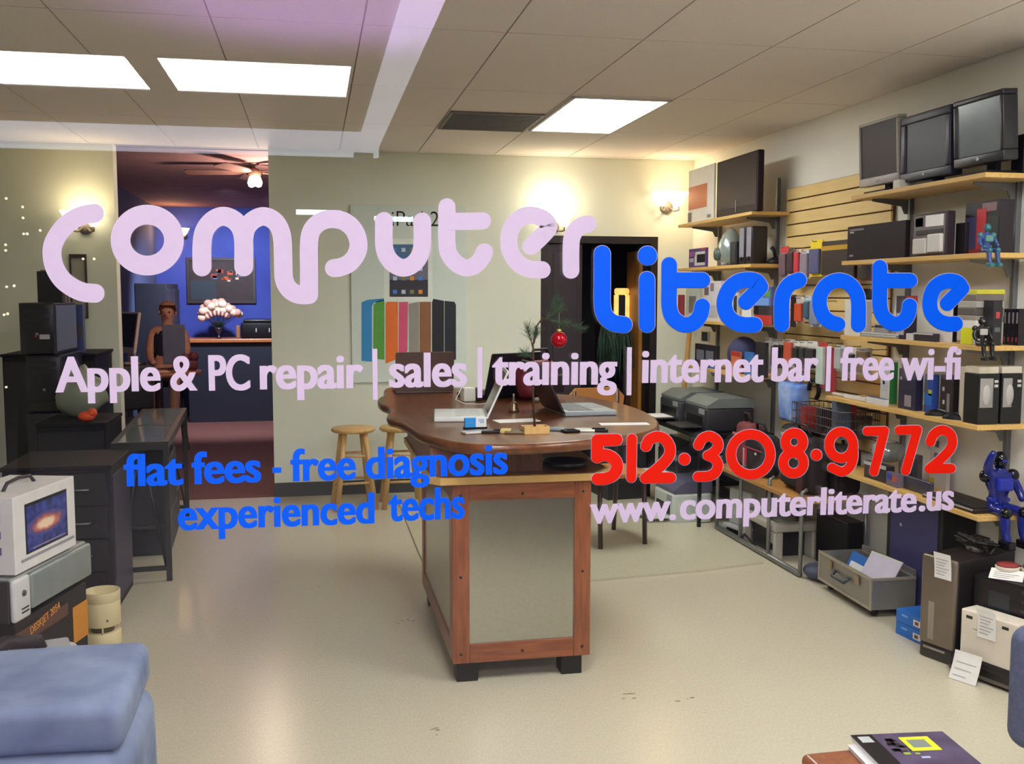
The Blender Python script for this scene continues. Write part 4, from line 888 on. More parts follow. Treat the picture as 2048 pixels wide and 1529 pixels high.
# ================================================================== FOREGROUND RIGHT
t = thing('side_table', 'small reddish-brown round-cornered wooden table at the bottom right edge', 'table', (-.045, .05, 0))
bx(1.12, 1.50, 1.62, 1.985, .53, .565, .03, 4).build('tabletop', REDWOOD, t)
b = MB(); b.prism([(1.12+.07*(1-math.cos(a)), 1.97-.07+.07*math.sin(a)) for a in [PI/2*k/6 for k in range(7)]]+[(1.5, 1.97), (1.5, 1.66), (1.14, 1.66)], .40, .531); b.build('apron', REDWOOD, t)
for x in (1.17, 1.46):
    for y in (1.70, 1.94): bx(x-.02, x+.02, y-.02, y+.02, 0, .41).build('leg', REDWOOD, t)
t = thing('magazine', 'white catalogue lying under the purple game magazine on the small brown table', 'magazine', (1.285, 1.895, .565), -.10)
bx(-.105, .105, -.14, .12, 0, .010, .001).build('pages', PAPER, t); bx(-.107, .107, -.142, .122, .010, .0108).build('cover', C(214, 214, 214, .4), t)
t = thing('magazine', 'purple and black magazine with a yellow square on the cover, bottom right', 'magazine', (1.305, 1.91, .576), -.10)
bx(-.107, .113, -.15, .125, 0, .011, .001).build('pages', PAPER, t)
bx(-.109, .115, -.152, .127, .011, .0122).build('cover', mat('purple_cover', srgb(96, 82, 112), .3, c2=srgb(60, 50, 74), scale=10), t)
bx(-.108, -.06, -.151, .126, .0122, .0125).build('spine_strip', C(28, 22, 30, .3), t); bx(-.098, -.07, .085, .115, .0125, .0128).build('label', LGREY, t)
f = MB()
for a in ((-.005, .065, .035, .05), (-.005, .065, .09, .104), (-.005, .006, .05, .09), (.05, .065, .05, .09)): f.box(*a, .0122, .0126)
f.build('yellow_square', C(226, 220, 40, .4), t); bx(.006, .05, .05, .09, .0122, .0125).build('inner_picture', C(120, 128, 120, .4), t)
f = MB().use(C(34, 28, 40, .4)); rg = random.Random(8)
for k in range(14): x, y = -.05+.04*rg.random()+.0*k, .02+.07*rg.random(); f.box(x, x+.018, y, y+.012, .0122, .0124)
f.use(C(150, 170, 60, .4)).box(-.03, -.015, .02, .03, .0124, .0127).box(-.005, .006, .018, .026, .0126, .0128); f.use(C(170, 180, 210, .4)).box(.0, .02, .0, .008, .0122, .0126)
f.build('art', None, t)
bs_ = mat('blue_grey_fabric', srgb(96, 102, 130), .95, c2=srgb(84, 90, 118), scale=60)
t = thing('office_chair', 'blue-grey upholstered chair, its rounded edge just showing at the right frame edge', 'chair', (2.33, 2.56, 0))
bx(-.285, .25, -.06, .06, .24, .62, .058, 6).build('backrest', bs_, t)
bx(-.26, .25, -.5, -.07, .27, .36, .04, 4).build('seat', bs_, t)
bx(-.02, .06, -.03, .03, .05, .30).build('column', BLACK, t)
for a in range(5): MB().tube([(.02, 0, .06), (.02+.26*math.cos(a*1.257), .24*math.sin(a*1.257), .035), (.02+.28*math.cos(a*1.257), .26*math.sin(a*1.257), 0.02)], .02, 6).build('foot', BLACK, t)

t = thing('added_dark_bench', 'unseen low dark bench shape added under the window at the right, mirrored darkly in the bar panel', 'bench', (1.90, 1.82, 0))  # out of view; put in to darken the metal panel's reflection
bx(-.34, .40, -.16, .16, .10, .43, .03, 3).build('seat', C(40, 34, 52, .8), t)
for x in (-.3, .3):
    for y in (-.12, .12): bx(x-.02, x+.02, y-.02, y+.02, 0, .11).build('leg', BLACK, t)
# ================================================================== RIGHT WALL
XS = 2.85
SB = {1: 2.135, 2: 1.79, 3: 1.385, 4: 1.035, 5: .635}     # shelf tops, front bay
SA = {1: 2.155, 2: 1.81, 3: 1.41, 4: 1.06}                # shelf tops, rear bay
brk = C(120, 122, 124, .4, metal=.5)
def shelf(y0, y1, z, label, x0=XS, bys=()):
    t = thing('wall_shelf', label, 'shelf', ((x0+3.12)/2, (y0+y1)/2, z)); w2 = (3.12-x0)/2
    bx(-w2, w2, -(y1-y0)/2, (y1-y0)/2, -.022, 0, .002).build('board', SHELFWOOD, t)
    for by in bys:
        c = by-(y0+y1)/2
        MB().prism([(w2, -.023), (w2, -.10), (w2-.02, -.10), (w2-.04, -.06), (-w2+.06, -.036), (-w2+.06, -.023)], c-.003, c+.003, XZ).build('bracket', brk, t)
    return t
for y in (4.05, 4.88): 
    tag(bx(3.125, XR, y-.012, y+.012, .05, 2.3, .002).build('shelf_standard', brk), 'grey slotted metal upright on the right wall, %s end of the front shelf bay' % ('near' if y < 4.5 else 'far'), 'shelf upright')
for y in (6.45, 7.45): 
    tag(bx(3.125, XR, y-.012, y+.012, .3, 2.4, .002).build('shelf_standard', brk), 'grey slotted metal upright on the right wall, %s end of the rear shelf bay' % ('near' if y < 7 else 'far'), 'shelf upright')
nm = {1: 'top', 2: 'second', 3: 'third', 4: 'fourth', 5: 'lowest'}
yend = {1: (3.89, 4.99), 2: (3.87, 5.07), 3: (3.87, 5.06), 4: (3.87, 5.20), 5: (3.84, 5.15)}
for k in SB: shelf(yend[k][0], yend[k][1], SB[k], '%s light wooden shelf of the front bay on the right wall' % nm[k], bys=(4.05, 4.88))
for k in SA: shelf(6.24, 7.60, SA[k], '%s light wooden shelf of the rear bay on the right wall' % nm[k], bys=(6.45, 7.45))
# slatted panel
t = thing('slat_panel', 'yellow-tan slatted display panel between the two shelf bays', 'display panel', (3.147, 5.665, 0))
bx(-.012, 0, -.625, .625, .70, 2.31).build('backing', C(110, 78, 40, .7), t)
b = MB(); z = .70; nz = int((2.31-.70)/.0805)
for k in range(nz): b.box(-.026, -.0125, -.625, .625, .70+k*.0805+.004, .70+(k+1)*.0805-.004, .003)
b.build('slats', SLAT, t)
# ------------------------------------------------------------------ generic goods on shelves
FACEN = {}
def sbox(name, label, cat, pl, pm, pr, pt, z, m, panels=(), Xf=2.875, dmax=None, group=None, bev=.002, body='body', zt=None):
    y0, y1 = atX(pl, pt, Xf).y, atX(pm, pt, Xf).y
    h = (zt if zt else atX(pm, pt, Xf).z)-z
    d = atY(pr, pt, y1).x-Xf if pr > pm else .06
    d = max(.012, min(d, (dmax if dmax else 3.115-Xf)))
    w = y0-y1; cx, cy = Xf+d/2, (y0+y1)/2
    if not panels:
        o = bx(-d/2, d/2, -w/2, w/2, 0, h, bev, 3 if bev > .006 else 2).build(name, m, None, (cx, cy, z)); return tag(o, label, cat, group)
    t = thing(name, label, cat, (cx, cy, z), 0, group)
    bx(-d/2, d/2, -w/2, w/2, 0, h, bev, 3 if bev > .006 else 2).build(body, m, t)
    for p in panels:
        pn, face, u0, v0, u1, v1, pm_ = p[:7]; th = p[7] if len(p) > 7 else .0015; k = len(FACEN)
        if face == 'F': bx(-d/2-th, -d/2+.0002, w/2-u1*w, w/2-u0*w, v0*h, v1*h, th*.3 if th > .004 else 0).build(pn, pm_, t)
        elif face == 'S': bx(-d/2+u0*d, -d/2+u1*d, -w/2-th, -w/2+.0002, v0*h, v1*h, th*.3 if th > .004 else 0).build(pn, pm_, t)
        elif face == 'T': bx(-d/2+u0*d, -d/2+u1*d, -w/2+v0*w, -w/2+v1*w, h-.0002, h+th).build(pn, pm_, t)
    return t
def monitor(label, y0, y1, z, zb, zt, fm, sm, X=2.9, th=.055, bez=.03, bb=.045, standm=BLACK, tilt=.0):
    t = thing('monitor', label, 'monitor', (X+th/2, (y0+y1)/2, z)); w = y1-y0; R = Matrix.Rotation(tilt, 3, 'Y')
    pv_ = (0, 0, zb-z)
    b = MB(); a0, a1 = zb-z, zt-z
    for bb_ in ((-w/2, w/2, a0, a0+bb), (-w/2, w/2, a1-bez, a1), (-w/2, -w/2+bez, a0+bb, a1-bez), (w/2-bez, w/2, a0+bb, a1-bez)): b.box(-th/2, th/2, bb_[0], bb_[1], bb_[2], bb_[3], .006, 3, R, pv_)
    b.build('bezel', fm, t)
    bx(-th/2+.008, th/2-.004, -w/2+bez*.8, w/2-bez*.8, a0+bb*.8, a1-bez*.8, rot=R, piv=pv_).build('display', sm, t)
    bx(th/2-.005, th/2+.03, -w*.32, w*.32, a0+.06, a1-.06, .02, 3, R, pv_).build('rear_cover', fm, t)
    bx(-.05, .10, -.10, .10, 0, .014, .004).build('foot', standm, t); bx(.03, .06, -.03, .03, .014, a0+.10, .004).build('neck', standm, t)
    MB().lathe([(0, -th/2-.004), (.008, -th/2-.004), (.009, -th/2)], 12, c=(0, 0, a0+bb*.5), axis='X').build('button', LGREY, t)
    return t
monitor('silver-framed flat monitor, left of the three on the top front shelf', 4.63, 5.0, SB[1], 2.18, 2.512, C(168, 160, 158, .4), C(56, 34, 36, .45, spec=.25), bez=.016, bb=.045, tilt=-.05)
monitor('navy-black thick-framed monitor, middle of the three on the top front shelf', 4.215, 4.615, SB[1], 2.165, 2.485, C(52, 52, 76, .4), C(58, 54, 74, .4, spec=.3), th=.07, bez=.04, tilt=-.02)
monitor('black monitor with pale grey screen, right of the three on the top front shelf', 3.845, 4.185, SB[1], 2.185, 2.485, C(44, 42, 50, .35), C(112, 122, 128, .2), th=.075, bez=.024, tilt=-.06)
tag(bx(-.03, .03, -.03, .03, 0, .045, .005).build('adapter', C(206, 204, 196, .5), None, (2.90, 4.60, SB[1])), 'small white adapter between the silver and navy monitors on the top shelf', 'adapter')
tag(bx(-.05, .05, -.04, .04, 0, .17, .006).build('speaker', BLACK, None, (3.085, 3.935, SB[1])), 'small black speaker behind the right monitor at the end of the top shelf', 'speaker')
# second front shelf
z = SB[2]
t = sbox('laptop_carton', 'flat black laptop carton at the left end of the second front shelf', 'carton', 1696, 1812, 1822, 440, z, C(40, 26, 32, .55, spec=.2), [('label', 'F', .04, .86, .3, .92, C(120, 100, 104, .5)), ('label', 'F', .05, .80, .12, .84, LGREY), ('label', 'F', .05, .12, .12, .18, GREY)])
sbox('headphone_pack', 'clear-fronted pack of pale headphones in the middle of the second front shelf', 'pack', 1826, 1896, 1912, 421, z, C(58, 46, 54, .35), [('window', 'F', .06, .05, .94, .95, C(130, 120, 124, .15)), ('ear_cup', 'F', .12, .06, .5, .42, C(206, 200, 196, .4), .02), ('ear_cup', 'F', .54, .08, .92, .5, C(214, 210, 206, .4), .02), ('headband', 'F', .15, .5, .9, .62, C(60, 56, 64, .4), .008), ('sticker', 'F', .4, .68, .9, .94, C(240, 240, 240, .2), .003), ('label', 'F', .1, .7, .32, .9, C(150, 90, 84, .4))])
sbox('game_box', 'black box with red and blue artwork at the right end of the second front shelf', 'box', 1932, 2002, 2030, 398, z, C(40, 30, 40, .4), [('blue_art', 'F', .02, .1, .5, .72, C(66, 62, 104, .4)), ('red_art', 'F', .36, .1, .62, .86, C(186, 40, 52, .4), .003), ('red_base', 'F', .02, .02, .6, .1, C(140, 44, 50, .4)), ('grey_art', 'F', .5, .8, .9, .96, C(130, 100, 104, .4)), ('dark_art', 'F', .64, .2, .96, .7, C(58, 66, 60, .4))], Xf=2.95)
sbox('black_box', 'plain black box between the headphone pack and the red artwork box', 'box', 1912, 1932, 1940, 445, z, C(34, 26, 30, .4), Xf=2.93)
# third front shelf
z = SB[3]
sbox('white_carton', 'white carton with grey side at the left of the third front shelf', 'carton', 1690, 1722, 1745, 600, z, C(214, 210, 204, .5), [('grey_side', 'S', .05, .05, .95, .95, C(170, 166, 162, .5))])
tag(MB().lathe([(0, 0), (.06, 0), (.065, .02), (.05, .05), (.02, .06), (0, .06)], 20).build('camera_dock', BLACK, None, (2.97, 5.02, atX(1722, 600, 2.875).z)), 'round black dock standing on the white carton of the third front shelf', 'dock')
t = thing('laptop', 'closed silver laptop lying on the third front shelf under the white carton', 'laptop', (2.985, 4.72, z))
bx(-.115, .115, -.16, .16, 0, .014, .004).build('base', SILVER, t); bx(-.115, .115, -.16, .16, .0145, .024, .004).build('lid', C(186, 184, 186, .35), t)
sbox('switch_box', 'grey network box with dark vents on the third front shelf', 'device', 1748, 1772, 1780, 648, SB[3]+.024, C(150, 148, 150, .4), [('vent', 'F', .1, .55, .9, .8, BLACK)], Xf=2.9)
sbox('book', 'dark blue book with a red top edge standing on the third front shelf', 'book', 1793, 1812, 1836, 592, z, C(40, 42, 66, .5), [('red_cover', 'S', .02, .86, .98, .99, C(180, 70, 50, .5)), ('spine_label', 'F', .1, .1, .9, .6, C(170, 170, 178, .5))], Xf=2.89)
sbox('white_box', 'small white box beside the dark blue book on the third front shelf', 'box', 1812, 1826, 1842, 668, z, C(206, 204, 206, .5), Xf=2.87)
sbox('cable_tray', 'low dark tray of cables with a shiny edge on the third front shelf', 'tray', 1828, 1870, 1880, 668, z, C(52, 44, 60, .4), [('edge', 'F', .0, .8, .9, 1, C(190, 188, 190, .25), .004)], Xf=2.87)
sbox('white_carton', 'white carton with a narrow dark end in the middle of the third front shelf', 'carton', 1874, 1904, 1916, 605, z, C(214, 206, 202, .5), [('dark_end', 'S', .3, .02, 1, .98, BLACK)], Xf=2.9)
zz = z
stk = [((150, 140, 130), .03, 'bottom pale'), ((96, 88, 84), .035, 'dark grey'), ((170, 166, 158), .03, 'light grey'), ((120, 110, 104), .03, 'brown-grey'), ((210, 206, 60), .022, 'topmost yellow')]
zq = atX(1940, 645, 2.9).z
sbox('white_box', 'white box carrying the stack of cases, with a yellow note on it', 'box', 1922, 1951, 1968, 642, z, C(222, 218, 214, .5), [('yellow_note', 'F', .05, .02, .86, .70, C(214, 214, 20, .5), .002)], Xf=2.88)
for k, (c_, h_, l_) in enumerate(stk):
    o = bx(-.07, .07, -.065, .065, 0, h_-.001, .002).build('disc_case', C(*c_, .4), None, (2.97, 4.045+.004*(k % 2), zq+.001)); tag(o, '%s disc case in the stack on the white box, third front shelf' % l_, 'disc case', 'stack of disc cases'); zq += h_
sbox('game_box', 'tall black box with a red round mark on the third front shelf', 'box', 1968, 1988, 2006, 601, z, C(46, 42, 48, .4), [('red_mark', 'S', .3, .6, .7, .74, C(196, 60, 66, .4)), ('grey_mark', 'S', .2, .3, .8, .4, C(96, 100, 106, .4))], Xf=2.93)
for k, x in enumerate((2008, 2016, 2024, 2032)):
    sbox('disc_case', ['black disc case, leftmost of the upright row at the end of the third shelf', 'second black disc case of the upright row at the end of the third shelf', 'third black disc case of the upright row at the end of the third shelf', 'rightmost black disc case of the upright row at the end of the third shelf'][k], 'disc case', x, x+6.5, x+40, 618, z, C(28+6*(k % 2), 24, 30, .35), [('title', 'F', .3, .6, .7, .9, C(140, 136, 140, .4)), ('red_title', 'F', .3, .1, .7, .22, C(150, 60, 70, .4))], Xf=3.03, group='upright disc cases on the third shelf')
# fourth front shelf
z = SB[4]
def mouse(P, label, m, rz):
    t = thing('mouse', label, 'computer mouse', P, rz)
    b = MB().ball((0, 0, 0), .05, 16, .62, 1.1, .62); bmesh.ops.delete(b.b, geom=[v for v in b.b.verts if v.co.z < -.002], context='VERTS'); b.build('shell', BLACK, t)
    b = MB().ball((0, -.012, .006), .044, 14, .45, .9, .6); bmesh.ops.delete(b.b, geom=[v for v in b.b.verts if v.co.z < .0], context='VERTS'); b.build('top', m, t)
    MB().tube([(0, -.03, .030), (0, -.012, .034)], .004, 6).build('wheel', DARK, t); return t
q = atZ(1878, 828, z); mouse((2.90, 4.24, z), 'black and silver mouse lying left of its twin on the fourth front shelf', SILVER, 1.0)
mouse((2.895, 4.10, z), 'black mouse lying nearer the front box on the fourth front shelf', C(80, 80, 86, .3), .6)
sbox('cable_pack', 'clear bag of white plugs at the far end of the fourth front shelf', 'bag', 1662, 1682, 1690, 788, z, C(196, 190, 186, .35, bump=.4), Xf=2.89, bev=.012)
sbox('power_strip', 'white power strip lying on the fourth front shelf', 'power strip', 1686, 1730, 1738, 796, z, C(220, 216, 212, .4), [('socket', 'T', .25, .1, .75, .3, GREY), ('socket', 'T', .25, .4, .75, .6, GREY), ('socket', 'T', .25, .7, .75, .9, GREY)], Xf=2.88, bev=.005)
sbox('network_card_box', 'blue edged white box on the fourth front shelf beside the green pack', 'box', 1732, 1770, 1778, 800, z, C(214, 214, 216, .45), [('blue_top', 'T', 0, 0, 1, 1, C(56, 62, 140, .45))], Xf=2.87)
sbox('remote_pack', 'white and green hanging pack standing on the fourth front shelf', 'pack', 1762, 1781, 1797, 722, z, C(206, 204, 200, .45), [('picture', 'F', .2, .3, .8, .8, C(190, 190, 196, .4)), ('key', 'F', .3, .62, .5, .7, DARK), ('key', 'F', .3, .45, .5, .53, DARK), ('green_side', 'S', .0, .02, .95, .96, C(40, 128, 60, .45))], Xf=2.93)
sbox('dark_blue_box', 'dark blue box with a pale picture on the fourth front shelf', 'box', 1798, 1832, 1848, 741, z, C(44, 40, 72, .4), [('picture', 'F', .4, .08, .78, .36, C(140, 130, 140, .4)), ('label', 'F', .08, .72, .2, .8, C(150, 140, 160, .4))], Xf=2.9)
sbox('accessory_pack', 'blue pack with a yellow and light blue picture on the fourth front shelf', 'pack', 1850, 1866, 1880, 750, z, C(46, 76, 160, .4), [('picture', 'F', .05, .2, .95, .5, C(30, 110, 200, .4)), ('yellow_patch', 'F', .5, .45, .95, .6, C(170, 180, 70, .4)), ('grey_panel', 'F', .0, .5, .45, .98, C(80, 90, 116, .4))], Xf=2.93)
sbox('black_pack', 'black pack with small white marks right of the blue pack, fourth front shelf', 'pack', 1881, 1908, 1920, 752, z, C(42, 32, 36, .4), [('mark', 'F', .2, .6, .34, .7, LGREY), ('mark', 'F', .25, .28, .38, .38, LGREY), ('picture', 'F', .55, .1, .75, .55, C(130, 124, 122, .4))], Xf=2.93)
sbox('earphone_carton', 'tall off-white carton with a hanging slot near the end of the fourth front shelf', 'carton', 1921, 1940, 1952, 735, z, C(206, 196, 180, .5), [('slot', 'F', .5, .55, .7, .78, C(80, 66, 60, .5)), ('picture', 'S', .2, .05, .9, .4, C(120, 110, 122, .4))], Xf=2.9)
hp = []
for k, (a, b_, c_, l) in enumerate(((1951, 1958, 1995, 'left black headphone box with a clear window at the end of the fourth front shelf'), (1992, 1998, 2036, 'right black headphone box with a clear window at the end of the fourth front shelf'))):
    Xf = 2.87 if k == 0 else 2.985
    y1 = 3.90; x0 = Xf; x1 = Xf+.10
    t = thing('headphone_box', l, 'box', ((x0+x1)/2, y1+.05, z), 0, None)
    bx(-.052, .052, -.05, .05, 0, .225, .002).build('body', C(22, 20, 22, .35), t)
    bx(-.045, .02 if k == 0 else .0, -.053, -.0499, .075, .205, .01, 3).build('window', C(150, 146, 142, .2), t)
    MB().ball((-.012, -.052, .13), .03, 12, .7, .25, 1.6).build('ear_cup', C(176, 172, 168, .35), t)
    for zz_ in (.165, .185): bx(.026, .045, -.0515, -.0499, zz_, zz_+.012, .003).build('badge', C(190, 186, 180, .4), t)
for k, x in enumerate((2.87, 2.985)):
    tag(bx(-.05, .05, -.045, .045, 0, .03, .002).build('small_carton', C(206, 198, 178, .5), None, (x+.05, 3.95, z+.2255)), ['small cream carton lying on the left headphone box', 'small cream carton lying on the right headphone box'][k], 'carton', 'cream cartons on the headphone boxes')
# lowest front shelf
z = SB[5]
t = sbox('disc_player', 'dark disc drive with a pale rim at the left of the lowest front shelf', 'device', 1728, 1772, 1790, 934, z, C(60, 52, 54, .4), [('front_rim', 'F', .0, .8, 1, 1, LGREY, .003)], Xf=2.88, bev=.004)
ztp = atX(1772, 934, 2.88).z
t = thing('glass_jar', 'silver cloth and glass bowl standing on the dark disc drive', 'bowl', (2.985, 4.78, ztp))
MB().lathe([(.05, 0), (.07, .01), (.085, .05), (.075, .09), (.05, .105), (.047, .102), (.07, .085), (.078, .05), (.062, .012), (0, .008)], 24).build('bowl', C(150, 160, 156, .15, metal=.4), t)
MB().ball((0, .0, .09), .05, 14, 1, 1, .55).build('cloth', C(170, 172, 168, .6, bump=.4), t)
sbox('controller_box', 'small box with blue and orange picture on the lowest front shelf', 'box', 1772, 1795, 1806, 950, z, C(110, 100, 120, .4), [('blue_art', 'F', .1, .5, .5, .95, C(60, 70, 170, .4)), ('orange_art', 'F', .55, .4, .95, .85, C(180, 90, 60, .4))], Xf=2.87)
sbox('speaker', 'slim dark grey upright speaker on the lowest front shelf', 'speaker', 1826, 1836, 1846, 912, z, C(92, 86, 92, .4), [('grille', 'F', .15, .1, .85, .9, C(70, 66, 74, .6))], Xf=2.97)
sbox('speaker', 'second slim dark upright speaker, shorter, on the lowest front shelf', 'speaker', 1808, 1818, 1828, 924, z, C(70, 64, 84, .4), [('grille', 'F', .15, .1, .85, .9, C(60, 56, 74, .6))], Xf=2.97)
sbox('white_card_pack', 'white card pack with dark pictures leaning at the wall above the lowest shelf', 'pack', 1862, 1896, 1904, 868, z, C(196, 190, 182, .5), [('picture', 'F', .3, .72, .52, .84, C(90, 90, 104, .5)), ('picture', 'F', .25, .5, .5, .62, C(70, 76, 100, .5)), ('yellow_edge', 'F', .0, .08, .3, .16, C(190, 160, 50, .5))], Xf=3.07)
sbox('headset', 'dark tangled headset lying in the middle of the lowest front shelf', 'headset', 1806, 1862, 1870, 966, z, C(72, 70, 92, .35, bump=.5), Xf=2.9, bev=.014)
def keyboard_(label, y0, y1, z, X=2.865):
    t = thing('keyboard', label, 'keyboard', (X+.09, (y0+y1)/2, z), 0); w = y1-y0
    bx(-.09, .09, -w/2, w/2, 0, .022, .006, 3).build('base', C(34, 28, 30, .4), t); bx(-.092, -.086, -w/2+.01, w/2-.01, .012, .018, .001).build('silver_edge', C(176, 160, 156, .3), t)
    b = MB()
    for i in range(5):
        for j in range(16): b.box(-.075+i*.03, -.05+i*.03, -w/2+.012+j*(w-.024)/16, -w/2+.012+(j+.86)*(w-.024)/16, .022, .027)
    b.build('keys', C(40, 34, 36, .5), t); return t
keyboard_('black keyboard lying on the front edge of the lowest front shelf', 3.89, 4.28, z)
# ------------------------------------------------------------------ rear bay
z = SA[1]
t = sbox('display_carton', 'white carton with an orange picture at the left end of the top rear shelf', 'carton', 1378, 1429, 1433, 326, z, C(226, 222, 216, .5), [('orange_picture', 'F', .02, .25, .74, .68, C(196, 100, 54, .5)), ('bottle_picture', 'F', .0, .02, .14, .2, C(96, 96, 98, .5)), ('badge', 'F', .76, .04, .9, .1, GREY)], Xf=2.875, dmax=.2)
t = thing('television', 'dark flat screen leaning beside the white carton on the top rear shelf', 'television', (2.90, 6.555, z))
bx(-.025, .02, -.345, .345, .0, .40, .008).build('case', C(46, 28, 34, .5, spec=.2), t); bx(-.0265, -.0245, -.325, .325, .05, .385).build('display', C(50, 32, 42, .45, spec=.2), t); bx(-.028, -.0245, -.01, .0, .02, .1).build('badge', C(130, 120, 126, .3), t)
bx(.02, .09, -.2, .2, .06, .32, .03, 3).build('rear_cover', C(44, 30, 36, .5), t)
z = SA[2]
sbox('purple_box', 'purple and white box at the left of the second rear shelf', 'box', 1378, 1412, 1417, 495, z, C(92, 70, 126, .45), [('white_picture', 'F', .36, .1, .95, .82, C(206, 206, 212, .4)), ('dark_picture', 'F', .5, .25, .95, .68, DARK, .0025), ('pink_mark', 'F', .02, .6, .4, .84, C(150, 90, 150, .4)), ('red_mark', 'F', .72, .9, .98, 1, C(190, 60, 70, .4)), ('white_mark', 'F', .05, .3, .3, .5, C(170, 170, 180, .4))], dmax=.12)
t = thing('egg_speaker', 'silver egg-shaped speaker on the second rear shelf', 'speaker', (2.95, 6.80, z))
MB().lathe([(.03, 0), (.06, .008), (.085, .05), (.095, .10), (.085, .16), (.06, .22), (.03, .262), (0, .275)], 28).build('body', C(176, 190, 186, .2, metal=.5), t)
MB().lathe([(0, -.108), (.045, -.104), (.05, -.085)], 20, c=(0, .02, .085), axis='X').build('cone', C(90, 104, 104, .3), t)
MB().tube([(-.09, -.06, .01), (-.06, -.05, .012), (0, -.03, .02)], .012, 8).build('foot', C(150, 156, 156, .3), t)
for k, (yc, c_, l) in enumerate(((6.62, (48, 46, 54), 'small dark box speaker right of the silver egg on the second rear shelf'),)):
    t = thing('speaker', l, 'speaker', (2.95, yc, z)); bx(-.06, .06, -.055, .055, 0, .165, .006).build('case', C(*c_, .4), t); bx(-.063, -.0595, -.045, .045, .02, .15, .002).build('grille', C(64, 62, 70, .6), t)
for k, (yc, l) in enumerate(((6.49, 'left of two grey-fronted black speakers on the second rear shelf'), (6.375, 'right of two grey-fronted black speakers on the second rear shelf'))):
    t = thing('speaker', l, 'speaker', (2.94, yc, z), 0, None); bx(-.045, .07, -.05, .05, 0, .255, .012, 3).build('case', C(40, 32, 36, .4), t); bx(-.049, -.044, -.042, .03, .05, .25, .006).build('grille', C(138, 136, 150, .5), t)
    MB().lathe([(0, -.052), (.014, -.051), (.018, -.046)], 14, c=(0, 0, .04), axis='X').build('port', BLACK, t)
t = thing('joystick', 'small black joystick at the near end of the second rear shelf', 'joystick', (3.05, 6.29, z))
MB().lathe([(.055, 0), (.06, .01), (.045, .03), (.02, .045), (0, .05)], 16).build('base', BLACK, t); MB().tube([(0, 0, .045), (-.005, .01, .09), (-.02, .02, .115)], [.012, .011, .014], 8).build('stick', BLACK, t)
z = SA[3]
sbox('red_bottle_pack', 'narrow red pack at the far left of the third rear shelf', 'pack', 1356, 1363, 1370, 590, z, C(160, 60, 70, .45), Xf=2.9)
sbox('webcam_pack', 'clear pack with a pale device on the third rear shelf', 'pack', 1372, 1398, 1405, 572, z, C(190, 196, 190, .3), [('device', 'F', .3, .2, .8, .7, C(110, 110, 100, .4), .006)], Xf=2.9)
sbox('router_carton', 'large light grey carton with dark blotches on the third rear shelf', 'carton', 1408, 1442, 1450, 562, z, C(206, 204, 208, .5), [('dark_picture', 'F', .05, .65, .3, .85, C(110, 90, 100, .5)), ('dark_picture', 'F', .4, .75, .6, .95, C(140, 120, 126, .5)), ('grey_picture', 'F', .2, .1, .85, .4, C(180, 182, 186, .5))], Xf=2.875)
sbox('phone_case_pack', 'slim white pack with a black phone case on the third rear shelf', 'pack', 1462, 1475, 1480, 586, z, C(216, 210, 196, .45), [('case', 'F', .5, .1, .95, .9, C(40, 60, 60, .4), .004)], Xf=2.9)
sbox('white_box', 'small white slanting box at the middle of the third rear shelf', 'box', 1484, 1502, 1508, 618, z, C(226, 226, 220, .5), Xf=2.88)
sbox('game_carton', 'low black carton with a red lower band near the end of the third rear shelf', 'carton', 1508, 1545, 1552, 612, z, C(52, 44, 56, .45), [('red_band', 'F', .02, .02, .98, .5, C(190, 44, 36, .45)), ('black_patch', 'F', .0, .55, .25, .95, BLACK)], Xf=2.875)
zq = atX(1545, 612, 2.875).z
sbox('ink_box', 'blue patterned box lying on the low black and red carton, third rear shelf', 'box', 1505, 1543, 1549, 574, zq, C(66, 84, 150, .45), [('light_patch', 'F', .1, .0, .9, .42, C(110, 150, 220, .45)), ('green_patch', 'F', .68, .45, .95, .8, C(80, 150, 80, .45)), ('dark_patch', 'F', .0, .6, .5, .95, C(64, 52, 90, .45))], Xf=2.88)
z = SA[4]
sbox('photo_frame', 'small white-framed dark picture standing on the fourth rear shelf', 'picture frame', 1402, 1418, 1419, 664, z+.175, C(214, 214, 206, .5), [('picture', 'F', .12, .1, .82, .92, C(60, 56, 62, .4))], Xf=3.0, dmax=.015)
sbox('black_carton', 'black carton with pale pictures at the left of the fourth rear shelf', 'carton', 1390, 1434, 1440, 695, z, C(44, 40, 48, .45), [('picture', 'F', .08, .3, .42, .75, C(110, 112, 124, .45)), ('picture', 'F', .52, .35, .85, .75, C(110, 110, 120, .45)), ('blue_edge', 'F', .6, .0, .98, .12, C(40, 90, 170, .45))], Xf=2.875, zt=z+.172)
tag(MB().ball((0, 0, .125), .125, 20, .9, 1, 1).build('ball_bag', mat('navy_cloth', srgb(62, 66, 104), .8, c2=srgb(48, 50, 84), scale=30), None, (2.985, 6.62, z)), 'round dark blue cloth bag on the fourth rear shelf', 'bag')
sbox('snack_pack', 'small red and orange pack leaning on the blue bag of the fourth rear shelf', 'pack', 1462, 1480, 1484, 705, z, C(206, 110, 70, .5), [('red_top', 'F', .0, .8, 1, 1, C(180, 50, 40, .5))], Xf=2.868, dmax=.02)
sbox('blue_carton', 'bright blue narrow carton on the fourth rear shelf', 'carton', 1489, 1507, 1511, 706, z, C(40, 110, 180, .45), Xf=2.875, dmax=.1)
sbox('black_pack', 'tall black pack at the near end of the fourth rear shelf', 'pack', 1511, 1532, 1538, 686, z, C(42, 36, 42, .4), Xf=2.9)
